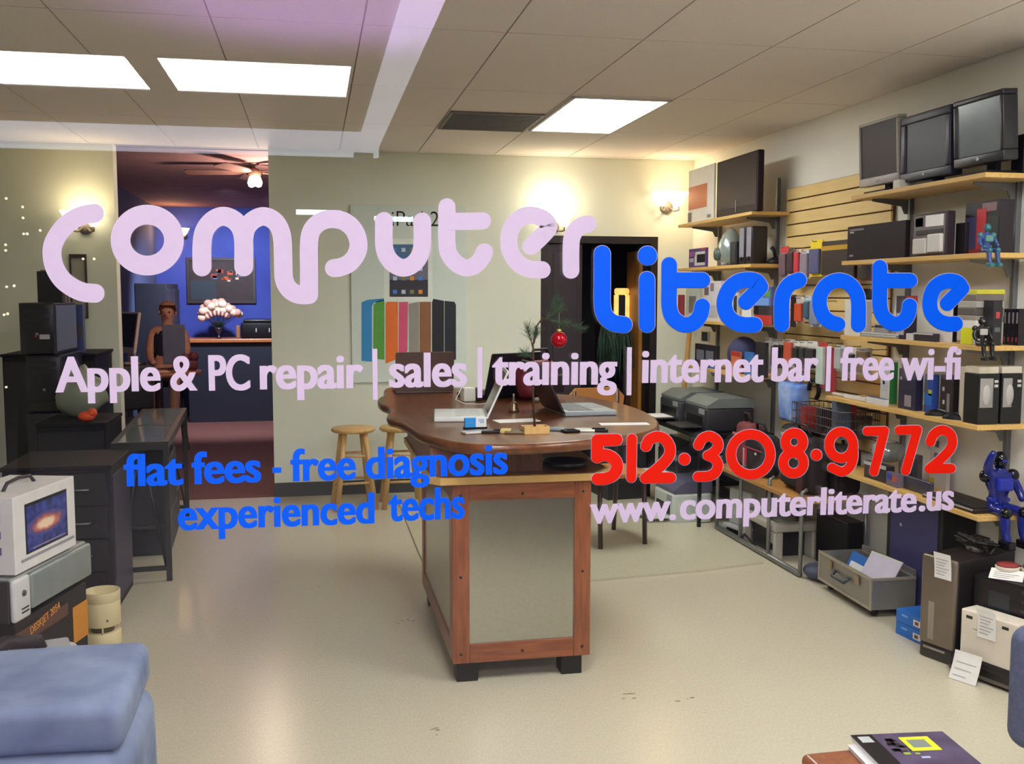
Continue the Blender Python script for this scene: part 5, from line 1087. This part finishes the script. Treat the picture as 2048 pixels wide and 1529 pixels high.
# leaning wooden stick in the corner
tag(MB().tube([(3.10, 7.93, 1.42), (3.02, 7.88, .7), (2.93, 7.80, .006)], .02, 6).build('wooden_stick', C(196, 152, 84, .6)), 'tan wooden stick leaning in the back right corner', 'stick')
# ------------------------------------------------------------------ packs hanging on the slatted panel
hk = C(170, 170, 172, .3, metal=.7)
def pack(label, x0, x1, y0, y1, card, bl=None, X=2.99, top=None, name='hanging_pack', g=None, shape='box'):
    A, B = atX(x0, y0, X), atX(x1, y1, X); yc = (A.y+B.y)/2; w = abs(A.y-B.y); h = A.z-B.z
    t = thing(name, label, 'pack', (X, yc, B.z), 0, g)
    bx(0, .003, -w/2, w/2, 0, h).build('card', card, t)
    if top: bx(-.001, .0, -w/2, w/2, h*.8, h).build('header', top, t)
    if bl: bx(-.022, -.0002, -w*.4, w*.4, h*.08, h*(.76 if top else .9), .006, 2).build('blister', bl, t)
    o = MB().tube([(.135, 0, 0), (-.028, 0, 0), (-.034, 0, .012)], .003, 6).build('peg_hook', hk, None, (X, yc, B.z+h-.008)); tag(o, 'thin metal peg hook in the slatted panel holding a hanging pack', 'hook', 'peg hooks in the slatted panel')
    return t
R1 = [('grey pack with a red cap, leftmost in the upper row on the slatted panel', 1562, 1576, 494, 556, C(150, 130, 140, .4), C(110, 84, 96, .3), C(210, 40, 50, .4)),
 ('dark wine-coloured pack, second in the upper row on the slatted panel', 1578, 1590, 500, 548, C(110, 70, 84, .4), C(80, 56, 66, .3), None),
 ('red pack with white foot, third in the upper row on the slatted panel', 1592, 1602, 500, 550, C(214, 206, 204, .4), C(200, 50, 66, .35), None),
 ('white pack with grey blister left of the yellow one, upper row', 1604, 1620, 502, 558, C(216, 214, 220, .4), C(140, 128, 146, .3), None),
 ('bright yellow pack with a blue-grey picture, upper row of the slatted panel', 1622, 1644, 482, 553, C(244, 214, 20, .4), C(84, 84, 128, .3), C(244, 214, 20, .4)),
 ('orange framed pack under the front shelf end on the slatted panel', 1693, 1717, 526, 560, C(232, 104, 36, .4), C(70, 50, 50, .3), None),
 ('rust-red pack right of the orange one on the slatted panel', 1719, 1744, 528, 562, C(176, 76, 46, .4), C(70, 46, 46, .3), None)]
for r in R1: pack(r[0], *r[1:5], r[5], r[6], top=r[7])
q0, q1 = atX(1644, 484, 2.98), atX(1694, 548, 2.98)
t = thing('hanging_box', 'dark brown box with a yellow band right of the yellow pack on the slatted panel', 'box', (3.05, (q0.y+q1.y)/2, q1.z))
w = q0.y-q1.y; h = q0.z-q1.z
bx(-.07, .065, -w/2, w/2, 0, h, .002).build('body', C(58, 34, 32, .45), t); bx(-.072, -.0698, -w/2, w/2, h*.72, h*.86).build('yellow_band', C(190, 146, 20, .45), t)
R2 = [('dark pack at the left of the middle row on the slatted panel', 1582, 1591, 590, 655, C(60, 46, 44, .4), None, None),
 ('orange-red pack in the middle row of the slatted panel', 1593, 1608, 594, 648, C(196, 190, 186, .4), C(206, 80, 40, .35), C(200, 198, 196, .4)),
 ('teal-blue pack in the middle row of the slatted panel', 1611, 1622, 592, 640, C(80, 150, 160, .4), C(60, 90, 110, .3), C(190, 210, 216, .4)),
 ('white pack with blue dots at the right of the middle row', 1623, 1642, 600, 655, C(200, 206, 220, .4), C(120, 130, 160, .3), None)]
for r in R2: pack(r[0], *r[1:5], r[5], r[6], top=r[7])
R3 = [('tall white pack at the left end of the lower row', 1532, 1545, 676, 744, C(216, 212, 206, .45), C(190, 186, 180, .3)),
 ('black pack with white hanger, second of the lower row', 1547, 1556, 678, 738, C(52, 44, 48, .4), C(40, 34, 38, .3)),
 ('black pack with grey edge, third of the lower row', 1558, 1569, 678, 738, C(60, 52, 56, .4), C(44, 38, 42, .3)),
 ('white pack with an orange and blue gadget in the lower row', 1571, 1588, 678, 736, C(220, 214, 208, .4), C(196, 84, 60, .4)),
 ('black pack right of the orange gadget in the lower row', 1590, 1600, 682, 736, C(60, 52, 54, .4), C(46, 40, 44, .3)),
 ('grey and black pack at the middle of the lower row', 1602, 1613, 682, 738, C(150, 144, 136, .4), C(50, 44, 48, .3)),
 ('clear white pack with black foot at the middle of the lower row', 1615, 1634, 682, 742, C(214, 212, 206, .4), C(54, 46, 50, .3)),
 ('red, white and green pack in the lower row of the slatted panel', 1637, 1652, 684, 778, C(196, 50, 56, .4), C(190, 210, 200, .4)),
 ('long dark red pack in the lower row of the slatted panel', 1658, 1671, 696, 786, C(160, 26, 44, .4), None),
 ('clear crinkled pack right of the dark red one in the lower row', 1673, 1688, 690, 744, C(206, 210, 210, .25), C(170, 176, 178, .2)),
 ('black and clear pack, next to last of the lower row', 1690, 1712, 694, 750, C(200, 206, 206, .3), C(60, 52, 56, .3)),
 ('clear pack with a tan gadget, last of the lower row', 1716, 1742, 696, 752, C(186, 190, 190, .3), C(120, 96, 70, .35))]
for r in R3: pack(r[0], *r[1:5], r[5], r[6], top=WHITE if 'black' in r[0] else None)
# wire basket on the panel with bits
A, B = atX(1604, 812, 2.90), atX(1738, 812, 2.90)
y0, y1 = 5.08, 5.66
t = thing('wire_basket', 'black wire basket hung on the slatted panel, full of small packs', 'basket', (3.0, (y0+y1)/2, .80))
w = y1-y0; wire = C(96, 84, 84, .4, metal=.4); b = MB()
for z_ in (0, .05, .10, .15):
    for s_ in ((-.12, -w/2, -.12, w/2), (.12, -w/2, .12, w/2), (-.12, -w/2, .12, -w/2), (-.12, w/2, .12, w/2)): b.tube([(s_[0], s_[1], z_), (s_[2], s_[3], z_)], .0025, 5)
for k in range(25): 
    y = -w/2+w*k/24; b.tube([(-.12, y, .15), (-.12, y, 0), (.12, y, 0), (.12, y, .15)], .002, 4, smooth=False)
for k in range(9): 
    x = -.12+.03*k; b.tube([(x, -w/2, .15), (x, -w/2, 0), (x, w/2, 0), (x, w/2, .15)], .002, 4, smooth=False)
b.build('wire_body', wire, t); MB().tube([(-.12, -w/2, .15), (-.12, w/2, .15), (.12, w/2, .15), (.12, -w/2, .15), (-.12, -w/2, .15)], .004, 6).build('rim', C(120, 110, 108, .35, metal=.5), t)
for k, (yy, xx, c_, h_, l) in enumerate(((5.55, -.06, (196, 60, 56), .13, 'red pack lying at the far end inside the wire basket'), (5.47, .04, (60, 84, 60), .12, 'dark green pack inside the wire basket'), (5.36, -.06, (60, 56, 54), .14, 'dark pack in the middle of the wire basket'), (5.28, .03, (206, 80, 100), .22, 'pink-red pack with a blue dot standing in the wire basket'), (5.2, -.05, (90, 104, 130), .2, 'slim blue-grey pack slanting in the wire basket'), (5.13, .04, (90, 70, 50), .12, 'brown pack at the near end of the wire basket'))):
    tag(bx(-.045, .045, -.03, .03, 0, h_, .003).build('small_pack', C(*c_, .45), None, (3.0+xx, yy, .8035)), l, 'pack', 'packs in the wire basket')
tag(MB().tube([(.0, .06*math.cos(a), .06*math.sin(a)) for a in [PI*k/10-.2 for k in range(15)]], .014, 8).build('headset', BLACK, None, (2.99, 5.60, 1.03)), 'black headset hanging on the slatted panel above the wire basket', 'headset')
tag(MB().tube([(.15, 0, .07), (-.02, 0, .07), (-.025, 0, .08)], .003, 6).build('peg_hook', hk, None, (2.99, 5.60, 1.0)), 'thin metal peg hook in the slatted panel holding a hanging pack', 'hook', 'peg hooks in the slatted panel')
t = thing('shopping_bag', 'blue and white glossy bag hanging left of the wire basket', 'bag', (2.985, 5.85, .80))
b = MB().box(-.05, .05, -.15, .15, 0, .25, .03, 4)
for v_ in b.b.verts: v_.co.y *= .72+.28*v_.co.z/.25
b.build('body', mat('blue_bag', srgb(60, 120, 220), .25, c2=srgb(196, 214, 240), scale=5, bump=.3), t)
MB().tube([(0, -.08, .24), (.06, -.05, .36), (.12, 0, .40), (.06, .05, .36), (0, .08, .24)], .006, 6).build('handle', C(70, 100, 180, .4), t)
t = thing('camera_bag', 'black camera bag with a green-grey label on the low bench under the blue bag', 'bag', (3.0, 5.73, .455), 0)
bx(-.11, .10, -.17, .14, 0, .34, .05, 4).build('body', C(34, 28, 32, .7), t); bx(-.115, -.105, .0, .10, .18, .31, .01).build('label', C(100, 108, 84, .5), t); bx(-.118, -.1052, .02, .08, .27, .29).build('stitching', C(190, 186, 176, .5), t); MB().lathe([(0, -.115), (.02, -.113), (.022, -.105)], 12, c=(0, -.07, .25), axis='X').build('logo', C(190, 186, 184, .5), t)
# ------------------------------------------------------------------ low bench with tubular frame
t = thing('low_bench', 'low bench of orange-brown board on a grey tubular frame at the right wall', 'bench', (2.88, 5.75, 0))
bx(-.22, .22, -.62, .62, .425, .452, .004).build('board', C(184, 132, 70, .45), t)
tb = C(132, 134, 130, .35, metal=.5)
for x in (-.2, .2): MB().tube([(x, -.60, .02), (x, .60, .02)], .017, 8).build('bottom_rail', tb, t)
for y in (-.60, -.19, .22, .60):
    for x in (-.2, .2): MB().tube([(x, y, .425 if x > 0 else .50), (x, y, .02)] if x > 0 else [(x+.03, y, .505), (x, y, .49), (x-.0, y, .30), (x, y, .02)], .012, 8).build('upright', tb, t)
t.location.x = 2.895
def bag(label, y, x, w, d, h, m, strap, extra=(), rz=0, z=.453):
    t = thing('laptop_bag', label, 'bag', (x, y, z), rz)
    b = MB().box(-d/2, d/2, -w/2, w/2, 0, h, .045, 4); b.build('body', m, t)
    bx(-d/2-.02, -d/2+.02, -w*.4, w*.4, h*.1, h*.62, .016, 3).build('pocket', m, t)
    MB().tube([(0, -w*.2, h-.01), (-.02, -w*.15, h+.06), (-.02, w*.15, h+.06), (0, w*.2, h-.01)], .009, 6).build('handle', strap, t)
    for p in extra: bx(-d/2-.024, -d/2-.017, p[0]*w-w/2, p[1]*w-w/2, p[2]*h, p[3]*h, .002).build(p[4], p[5], t)
    return t
bag('dusky red laptop bag at the far end of the low bench', 6.22, 2.86, .22, .12, .30, C(120, 56, 60, .7), C(60, 40, 44, .6), [(.1, .9, .7, .76, 'trim', C(176, 110, 100, .5))])
bag('black laptop bag with a red and white stripe on the low bench', 5.93, 2.82, .34, .11, .27, C(44, 38, 44, .7), C(40, 34, 38, .6), [(.72, .80, .06, .58, 'red_stripe', C(200, 40, 70, .5)), (.82, .88, .06, .58, 'white_stripe', C(180, 170, 172, .5)), (.30, .36, .5, .56, 'clasp', C(220, 216, 212, .4)), (.1, .9, .60, .63, 'red_piping', C(170, 50, 70, .5))])
bag('big black laptop bag with silver clasps on the low bench below the basket', 5.38, 2.83, .36, .14, .33, C(34, 26, 28, .7), C(40, 34, 36, .5), [(.70, .76, .6, .66, 'clasp', C(190, 186, 180, .4)), (.3, .36, .6, .66, 'clasp', C(190, 186, 180, .4)), (.1, .3, .05, .4, 'dark_red_panel', C(84, 34, 44, .6))])
bag('second black bag with a brown patch at the near end of the low bench', 5.22, 3.0, .13, .15, .29, C(40, 32, 32, .7), C(40, 34, 36, .5), [(.2, .8, .55, .8, 'brown_patch', C(110, 78, 50, .6))])
# ------------------------------------------------------------------ printers at the far end
t = thing('printer_rack', 'black low rack under the dark printers at the right wall', 'rack', (2.84, 6.85, 0))
bx(-.28, .27, -.48, .62, .62, .65, .004).build('shelf', BLACK, t); bx(-.28, .27, .06, .62, .18, .21, .004).build('shelf', BLACK, t)
for x in (-.26, .25):
    for y in (-.46, .60): bx(x-.011, x+.011, y-.011, y+.011, 0, .62).build('leg', BLACK, t)
def printer(label, P, rz, w, d, h, m, lidm, tray=None, paper=None, cat='printer'):
    t = thing('printer', label, cat, P, rz)
    bx(-w/2, w/2, -d/2, d/2, 0, h*.72, .02, 3).build('body', m, t)
    MB().prism([(-d/2+.01, h*.72), (d/2, h*.72), (d/2, h), (-d/2+.10, h), (-d/2+.01, h*.8)], -w/2+.005, w/2-.005, Matrix(((0, 0, 1, 0), (1, 0, 0, 0), (0, 1, 0, 0), (0, 0, 0, 1)))).build('scanner_lid', lidm, t)
    bx(-w*.36, w*.36, -d/2-.003, -d/2+.002, h*.2, h*.45, .002).build('output_slot', BLACK, t)
    bx(-w*.36, w*.36, -d/2-.16, -d/2, h*.12, h*.16, .003).build('output_tray', tray or m, t)
    bx(w*.2, w*.44, -d/2-.004, -d/2+.002, h*.52, h*.68, .002).build('control_panel', C(150, 154, 156, .3), t)
    if paper: bx(-w*.28, w*.28, -d/2-.15, -d/2-.005, h*.163, h*.168).build('paper', PAPER, t)
    return t
G1 = C(74, 78, 84, .4); G2 = C(112, 120, 120, .4)
printer('dark grey printer with sloping lid at the far end of the printer rack', (2.83, 7.2, .65), -PI/2, .42, .36, .23, G1, G2, paper=True)
printer('grey and black printer next to the far one on the printer rack', (2.83, 6.68, .65), -PI/2, .42, .36, .235, C(60, 62, 68, .4), C(122, 130, 128, .35))
printer('dark blue-grey printer with a white paper tray on the lower level of the printer rack', (2.82, 7.19, .21), -PI/2, .46, .36, .30, C(52, 50, 62, .4), C(70, 68, 80, .4), tray=C(200, 208, 210, .4), paper=True)
t = thing('cardboard_box', 'black box with a teal and green top, left of the printer rack', 'box', (2.36, 7.55, 0), .1)
bx(-.16, .16, -.18, .18, 0, .44, .004).build('body', C(34, 34, 40, .5), t); bx(-.15, .15, -.17, .17, .44, .475, .002).build('teal_top', C(44, 126, 116, .5), t); bx(-.152, .152, -.172, -.17, .445, .46).build('green_band', C(130, 170, 50, .5), t)
printer('pale green-grey printer with a dark top panel on the floor before the bench', (2.58, 6.70, 0), -PI/2+.05, .34, .30, .30, C(196, 206, 198, .4), C(96, 96, 118, .35))
t = thing('paper_feeder', 'light grey upright paper feeder standing under the far end of the low bench', 'device', (2.80, 6.18, 0), -PI/2+.2)
bx(-.14, .14, -.06, .06, 0, .06, .01, 3).build('base', C(176, 178, 176, .4), t); bx(-.12, .12, -.02, .04, .06, .30, .01, 3).build('back', C(180, 186, 184, .4), t); bx(-.08, .08, -.065, -.058, .01, .04).build('slot', BLACK, t)
t = thing('desktop_printer', 'beige printer with an open glass top under the low bench', 'printer', (2.90, 5.77, 0), 0)
GB = C(176, 172, 160, .45)
f = MB(); f.box(-.19, .15, -.26, .26, .17, .22, .012, 3); f.box(-.19, -.13, -.26, -.18, .0, .17, .01); f.box(-.19, -.13, .18, .26, .0, .17, .01); f.box(.06, .15, -.26, .26, .0, .17, .01); f.build('body', GB, t)
bx(-.15, .11, -.2, .2, .22, .223).build('glass', C(90, 104, 106, .1), t); bx(-.13, .055, -.17, .17, .0, .16, .004).build('paper_tray', C(30, 28, 32, .5), t); bx(-.191, -.1895, -.24, -.20, .06, .10).build('label', DARK, t)
MB().tube([(-.19, .2, .03), (-.22, .1, .08), (-.19, .0, .03)], .008, 6).build('cable', DARK, t)
tag(MB().ball((0, 0, .045), .09, 18, 1, 1.2, .5).build('cushion', C(70, 74, 100, .6), None, (2.79, 5.10, .0)), 'dark blue rounded cushion on the floor at the near end of the bench', 'cushion')
t = thing('subwoofer', 'grey rounded box speaker on the floor left of the open silver case', 'speaker', (2.86, 4.80+.0, 0)); t.location = (2.985, 5.04, 0)
bx(-.09, .1, -.055, .055, 0, .16, .025, 4).build('case', C(106, 112, 122, .45), t); bx(-.092, -.088, -.02, .02, .07, .10).build('badge', LGREY, t)
t = thing('black_chest', 'long black box on the floor at the wall behind the low bench legs', 'box', (3.03, 4.98, 0)); t.location = (3.02, 5.29, 0)
bx(-.06, .04, -.18, .18, 0, .30, .006).build('body', BLACK, t); bx(-.062, .042, -.182, .182, .30, .315, .004).build('lid', C(34, 30, 34, .4), t)
t = thing('blue_case', 'dark blue board-like computer case standing against the wall under the lowest shelf', 'computer', (3.035, 4.47, 0))
bx(-.08, .10, -.235, .24, 0, .60, .004).build('case', C(26, 20, 26, .5), t); bx(-.084, -.0798, -.20, .20, .01, .595, .001).build('side_panel', C(58, 56, 104, .5), t); bx(-.0855, -.084, .10, .115, .42, .435).build('badge', LGREY, t)
# silver flight case, open
CASEP = (2.70, 4.40)
t = thing('silver_case', 'open silver metal case on castors on the floor at the right wall', 'case', (2.685, 4.40, 0), -PI/2-.04+.0)
alu = C(150, 146, 140, .35, metal=.6); inn = C(36, 32, 40, .7)
Lc, Dc = .56, .24
f = MB(); zb, zt_ = .055, .205
f.box(-Lc, 0, 0, .012, zb, zt_); f.box(-Lc, 0, Dc-.012, Dc, zb, zt_); f.box(-Lc, -Lc+.012, .012, Dc-.012, zb, zt_); f.box(-.012, 0, .012, Dc-.012, zb, zt_); f.box(-Lc, 0, 0, Dc, zb-.008, zb)
f.build('shell', alu, t)
bx(-Lc+.013, -.013, .013, Dc-.013, zb+.001, zb+.012).build('lining', inn, t)
e = MB()
for a in ((-Lc-.004, .004, -.004, .004, zt_-.012, zt_+.004), (-Lc-.004, .004, -.004, .004, zb-.010, zb+.006), (-Lc-.004, -Lc+.008, -.004, .008, zb, zt_), (-.008, .004, -.004, .008, zb, zt_), (-.004, .004, 0, Dc, zt_-.012, zt_+.004)): e.box(*a, .002)
e.build('edge_trim', C(176, 166, 150, .35, metal=.5), t)
for x in (-.42, -.13): bx(x-.02, x+.02, -.012, -.004, .14, .185, .003).build('latch', C(170, 150, 120, .3, metal=.7), t)
MB().tube([(-.36, -.004, .15), (-.35, -.03, .125), (-.22, -.03, .125), (-.21, -.004, .15)], .009, 8).build('handle', C(70, 74, 90, .4), t)
for x in (-Lc+.05, -.05):
    for y in (.05, Dc-.05): w_ = MB().lathe([(0, -.012), (.022, -.012), (.025, -.008), (.025, .008), (.022, .012), (0, .012)], 14, c=(x, y, .025), axis='Y').build('castor', BLACK, t)
bx(-Lc+.02, -.02, Dc-.001, Dc+.012, zt_-.02, zt_+.03).build('hinge_strip', alu, t)
def inC(x, y, z): c_, s_ = math.cos(t.rotation_euler.z), math.sin(t.rotation_euler.z); return (t.location.x+x*c_-y*s_, t.location.y+x*s_+y*c_, z)
o = thing('memory_pack', 'clear and white pack on blue card standing in the open silver case', 'pack', inC(-.36, .08, .068), t.rotation_euler.z)
Rx = Matrix.Rotation(.5, 3, 'X')
bx(-.11, .11, -.004, .0, 0, .17, rot=Matrix.Rotation(-.45, 3, 'X'), piv=(0, 0, 0)).build('card', C(40, 110, 190, .4), o); bx(-.07, .08, -.016, -.005, .04, .12, .005, rot=Matrix.Rotation(-.45, 3, 'X'), piv=(0, 0, 0)).build('blister', C(226, 228, 226, .15), o)
o = thing('display_sheet', 'pale lilac rigid sheet leaning up out of the open silver case', 'sheet', inC(-.13, .04, .068), t.rotation_euler.z+.15)
bx(-.12, .12, 0, .006, 0, .24, .002, rot=Matrix.Rotation(-.55, 3, 'X'), piv=(0, 0, 0)).build('sheet', C(196, 190, 206, .4), o); bx(-.12, .12, -.001, .007, .236, .242, rot=Matrix.Rotation(-.55, 3, 'X'), piv=(0, 0, 0)).build('edge', C(206, 214, 176, .4), o)
for k, (zz, l) in enumerate(((0, 'lower blue carton of the two on the floor left of the grey tower'), (.062, 'upper blue carton of the two on the floor left of the grey tower'))):
    o = thing('blue_carton', l, 'carton', (2.80, 4.11, zz), -PI/2+.12)
    bx(-.10, .10, -.09, .07, 0, .06, .002).build('body', C(30, 108, 200, .45), o); bx(.02, .07, -.092, -.09, .014, .042).build('badge', C(226, 220, 214, .4), o); bx(.03, .055, -.0925, -.092, .02, .036).build('badge_dot', C(110, 60, 50, .4), o); bx(-.06, -.02, -.0915, -.09, .035, .045).build('title', C(110, 170, 230, .4), o)
# ------------------------------------------------------------------ tower group, lower right
TA = math.atan2(-.164, .053)
TO = (2.692, 3.754)
def tl(x, y, z): c_, s_ = math.cos(TA), math.sin(TA); return (TO[0]+x*c_-y*s_, TO[1]+x*s_+y*c_, z)
t = thing('computer_tower', 'tall grey-brown metal computer tower with a receipt taped on, lower right', 'computer', tl(0, 0, 0), TA)
bx(-.175, .0, .02, .40, .02, .462, .004).build('case', C(40, 34, 36, .4), t)
bx(-.176, .001, -.004, .022, .065, .465, .012, 3).build('front_panel', C(128, 116, 102, .35, metal=.5), t)
bx(-.174, -.001, -.0, .022, .0, .066, .01, 3).build('base_panel', C(66, 56, 52, .4), t); bx(-.13, -.10, -.0055, -.0035, .09, .26, .001).build('slot', C(146, 134, 120, .35), t)
bx(-.15, -.04, -.006, -.001, .045, .055, .002).build('label', C(150, 140, 130, .4), t)
def note(label, P, rz, w, h, tilt, curl=.0, lines=6):
    o = thing('paper_note', label, 'paper note', P, rz)
    n = 8; b = MB()
    for k in range(n):
        z0, z1 = h*k/n, h*(k+1)/n; c0, c1 = curl*(k/n)**2, curl*((k+1)/n)**2
        b.b.faces.new([b.b.verts.new(v_) for v_ in ((-w/2, -c0, z0), (w/2, -c0, z0), (w/2, -c1, z1), (-w/2, -c1, z1))])
    bmesh.ops.remove_doubles(b.b, verts=b.b.verts, dist=1e-5); r_ = bmesh.ops.solidify(b.b, geom=b.b.faces[:], thickness=.0006)
    bmesh.ops.rotate(b.b, verts=b.b.verts, cent=(0, 0, 0), matrix=Matrix.Rotation(tilt, 3, 'X')); b.build('sheet', PAPER, o)
    b = MB()
    for k in range(lines):
        z_ = h*(.15+.7*k/lines); yy = -curl*(z_/h)**2-.0012; b.box(-w*.38, w*(.1+.26*((k*7) % 3)/2), yy-.0004, yy+.0002, z_, z_+.0035)
    bmesh.ops.rotate(b.b, verts=b.b.verts, cent=(0, 0, 0), matrix=Matrix.Rotation(tilt, 3, 'X')); b.build('print', C(170, 166, 172, .7), o)
    return o
note('white printed receipt taped to the top front of the grey-brown tower', tl(-.062, -.006, .375), TA, .085, .115, 0.0, .012)
t = thing('black_computer', 'black computer case behind the cream panel, lower right', 'computer', tl(0, 0, 0), TA)
bx(.03, .43, .085, .38, .0, .41, .004).build('case', C(24, 20, 24, .4), t); bx(.031, .429, .078, .086, .16, .405, .004).build('front_panel', C(30, 26, 32, .3), t)
for z_ in (.30, .34, .38): bx(.25, .42, .0765, .0785, z_, z_+.012, .001).build('drive_door', C(70, 66, 70, .35), t)
bx(.1, .2, .0765, .0785, .24, .36, .002).build('glass_window', C(50, 54, 64, .15), t)
t = thing('receiver', 'flat black deck on the floor carrying the cream panel, lower right', 'device', tl(0, 0, 0), TA)
bx(.02, .46, -.05, .074, .012, .085, .004).build('case', C(28, 24, 28, .35), t); bx(.021, .459, -.054, -.049, .015, .03, .001).build('silver_strip', C(96, 86, 78, .4), t); bx(.021, .459, -.053, -.049, .06, .066, .001).build('groove', C(54, 48, 52, .4), t)
for x in (.05, .43): bx(x-.015, x+.015, -.03, .05, 0, .012).build('foot', BLACK, t)
t = thing('cream_box', 'cream plastic box with two dark slots standing on the black deck', 'box', tl(0, 0, .086), TA)
bx(.06, .32, -.04, .06, 0, .20, .006).build('body', C(226, 216, 200, .5), t)
for x in (.085, .25): bx(x, x+.03, -.0405, -.0395, .165, .178).build('slot', C(50, 46, 46, .5), t)
bx(.12, .2, -.0405, -.0395, .125, .129).build('groove', C(150, 140, 130, .5), t); bx(.17, .19, -.0408, -.0395, .11, .117).build('mark', C(90, 84, 80, .5), t)
note('white curling receipt sticking up from the cream box, lower right', tl(.185, -.046, .19), TA, .085, .12, -.10, .02)
note('small white folded sheet lying across the top of the black computer', tl(.16, .10, .4125), TA+.5, .13, .10, -1.35, .0, 4)
note('white curled sheet with black print leaning on the front of the black deck', tl(.13, -.115, .002), TA+.1, .12, .12, -.55, .02, 3)
for k, (x, y, l) in enumerate(((.02, .14, 'white dish with a red lid, left of two on top of the black computer'), (.10, .20, 'white dish with a red lid, right of two on top of the black computer'))):
    o = thing('red_lid_dish', l, 'dish', tl(x+.08, y+.06, .4125), 0); MB().lathe([(.03, 0), (.048, .012), (.05, .03), (.046, .034), (0, .034)], 24).build('dish', C(206, 196, 176, .4), o); MB().lathe([(.044, .034), (.042, .043), (0, .045)], 24).build('lid', C(150, 50, 48, .5), o)
o = thing('cable_heap', 'heap of dark cables and a grey puck on top of the grey-brown tower', 'cables', tl(-.09, .25, .463), 0)
b = MB(); rg = random.Random(6)
for k in range(9):
    pts_ = [(rg.uniform(-.07, .07), rg.uniform(-.12, .12), .008+.055*rg.random()) for _ in range(6)]; b.tube([tuple(q) for q in [Vector((*p_[:2], 0)).to_3d()*1+Vector((0, 0, p_[2])) for p_ in pts_]], .006, 5)
b.build('cables', C(56, 48, 46, .6), o); MB().lathe([(.04, 0), (.045, .02), (.02, .03), (0, .03)], 18, c=(0, 0, 0)).build('puck', C(120, 112, 100, .5), o)
# ------------------------------------------------------------------ toy figures sitting on the shelf edges
def figure(label, P, s, cols, rz=0, arm='down', lean=0, gloss=.35):
    t = thing('toy_figure', label, 'toy figure', P, rz)
    A, B_, C_ = [C(*c, gloss) for c in cols]
    if arm == 'up': la = [(-.17, -.02, .50), (-.25, -.10, .66), (-.22, -.18, .86)]
    else: la = [(-.19, .0, .46), (-.27, -.06, .28), (-.25, -.16, .16)]
    ra = [(.19, .0, .46), (.27, -.06, .28), (.25, -.16, .16)]
    v = [(0, 0, .06), (0, .01, .22), (0, 0, .42), (0, 0, .54), (0, -.01, .62)] + la + ra + [(-.1, -.04, .05), (-.13, -.30, .07), (-.13, -.33, -.2), (-.13, -.40, -.33), (.1, -.04, .05), (.13, -.30, .07), (.13, -.33, -.2), (.13, -.40, -.33)]
    v = [tuple(q*s for q in p) for p in v]
    e = [(0, 1), (1, 2), (2, 3), (3, 4), (2, 5), (5, 6), (6, 7), (2, 8), (8, 9), (9, 10), (0, 11), (11, 12), (12, 13), (13, 14), (0, 15), (15, 16), (16, 17), (17, 18)]
    r = [.11, .10, .14, .06, .05, .075, .06, .05, .075, .06, .05, .085, .075, .06, .05, .085, .075, .06, .05]
    skin_body('body', v, e, [x*s for x in r], A, t, sub=1)
    b = MB().ball((0, -.01*s, .70*s), .105*s, 14, .9, 1, 1.1); b.build('helmet', B_, t)
    MB().ball((0, -.075*s, .70*s), .06*s, 10, 1, .7, .7).build('visor', C_, t)
    bx(-.12*s, .12*s, -.15*s, -.08*s, .30*s, .48*s, .03*s, 2).build('chest_plate', C_, t)
    for sx in (-1, 1):
        MB().ball((sx*.2*s, 0, .49*s), .085*s, 10).build('shoulder_pad', B_, t)
        bx(sx*.13*s-.06*s, sx*.13*s+.06*s, -.48*s, -.27*s, -.40*s, -.29*s, .02*s).build('boot', B_, t)
        MB().ball((sx*.13*s, -.33*s, .06*s), .075*s, 8).build('knee_pad', B_, t)
    bx(-.13*s, .13*s, -.07*s, .07*s, .15*s, .20*s, .01*s).build('belt', C_, t)
    return t
figure('blue-green toy figure sitting on the edge of the second front shelf', (atY(1982, 500, 3.87).x, 3.87+.031, SB[2]), .155, ((44, 70, 130), (50, 110, 120), (90, 140, 130)))
figure('black toy figure with white chest sitting on the third front shelf edge', (atY(1971, 680, 3.87).x, 3.87+.031, SB[3]), .155, ((20, 18, 20), (26, 24, 26), (176, 170, 166)))
figure('large glossy blue toy figure with raised arm at the end of the lowest shelf', (atY(2017, 1020, 3.84).x, 3.84+.07, SB[5]), .34, ((24, 34, 120), (14, 14, 24), (30, 46, 160)), arm='up', gloss=.12)
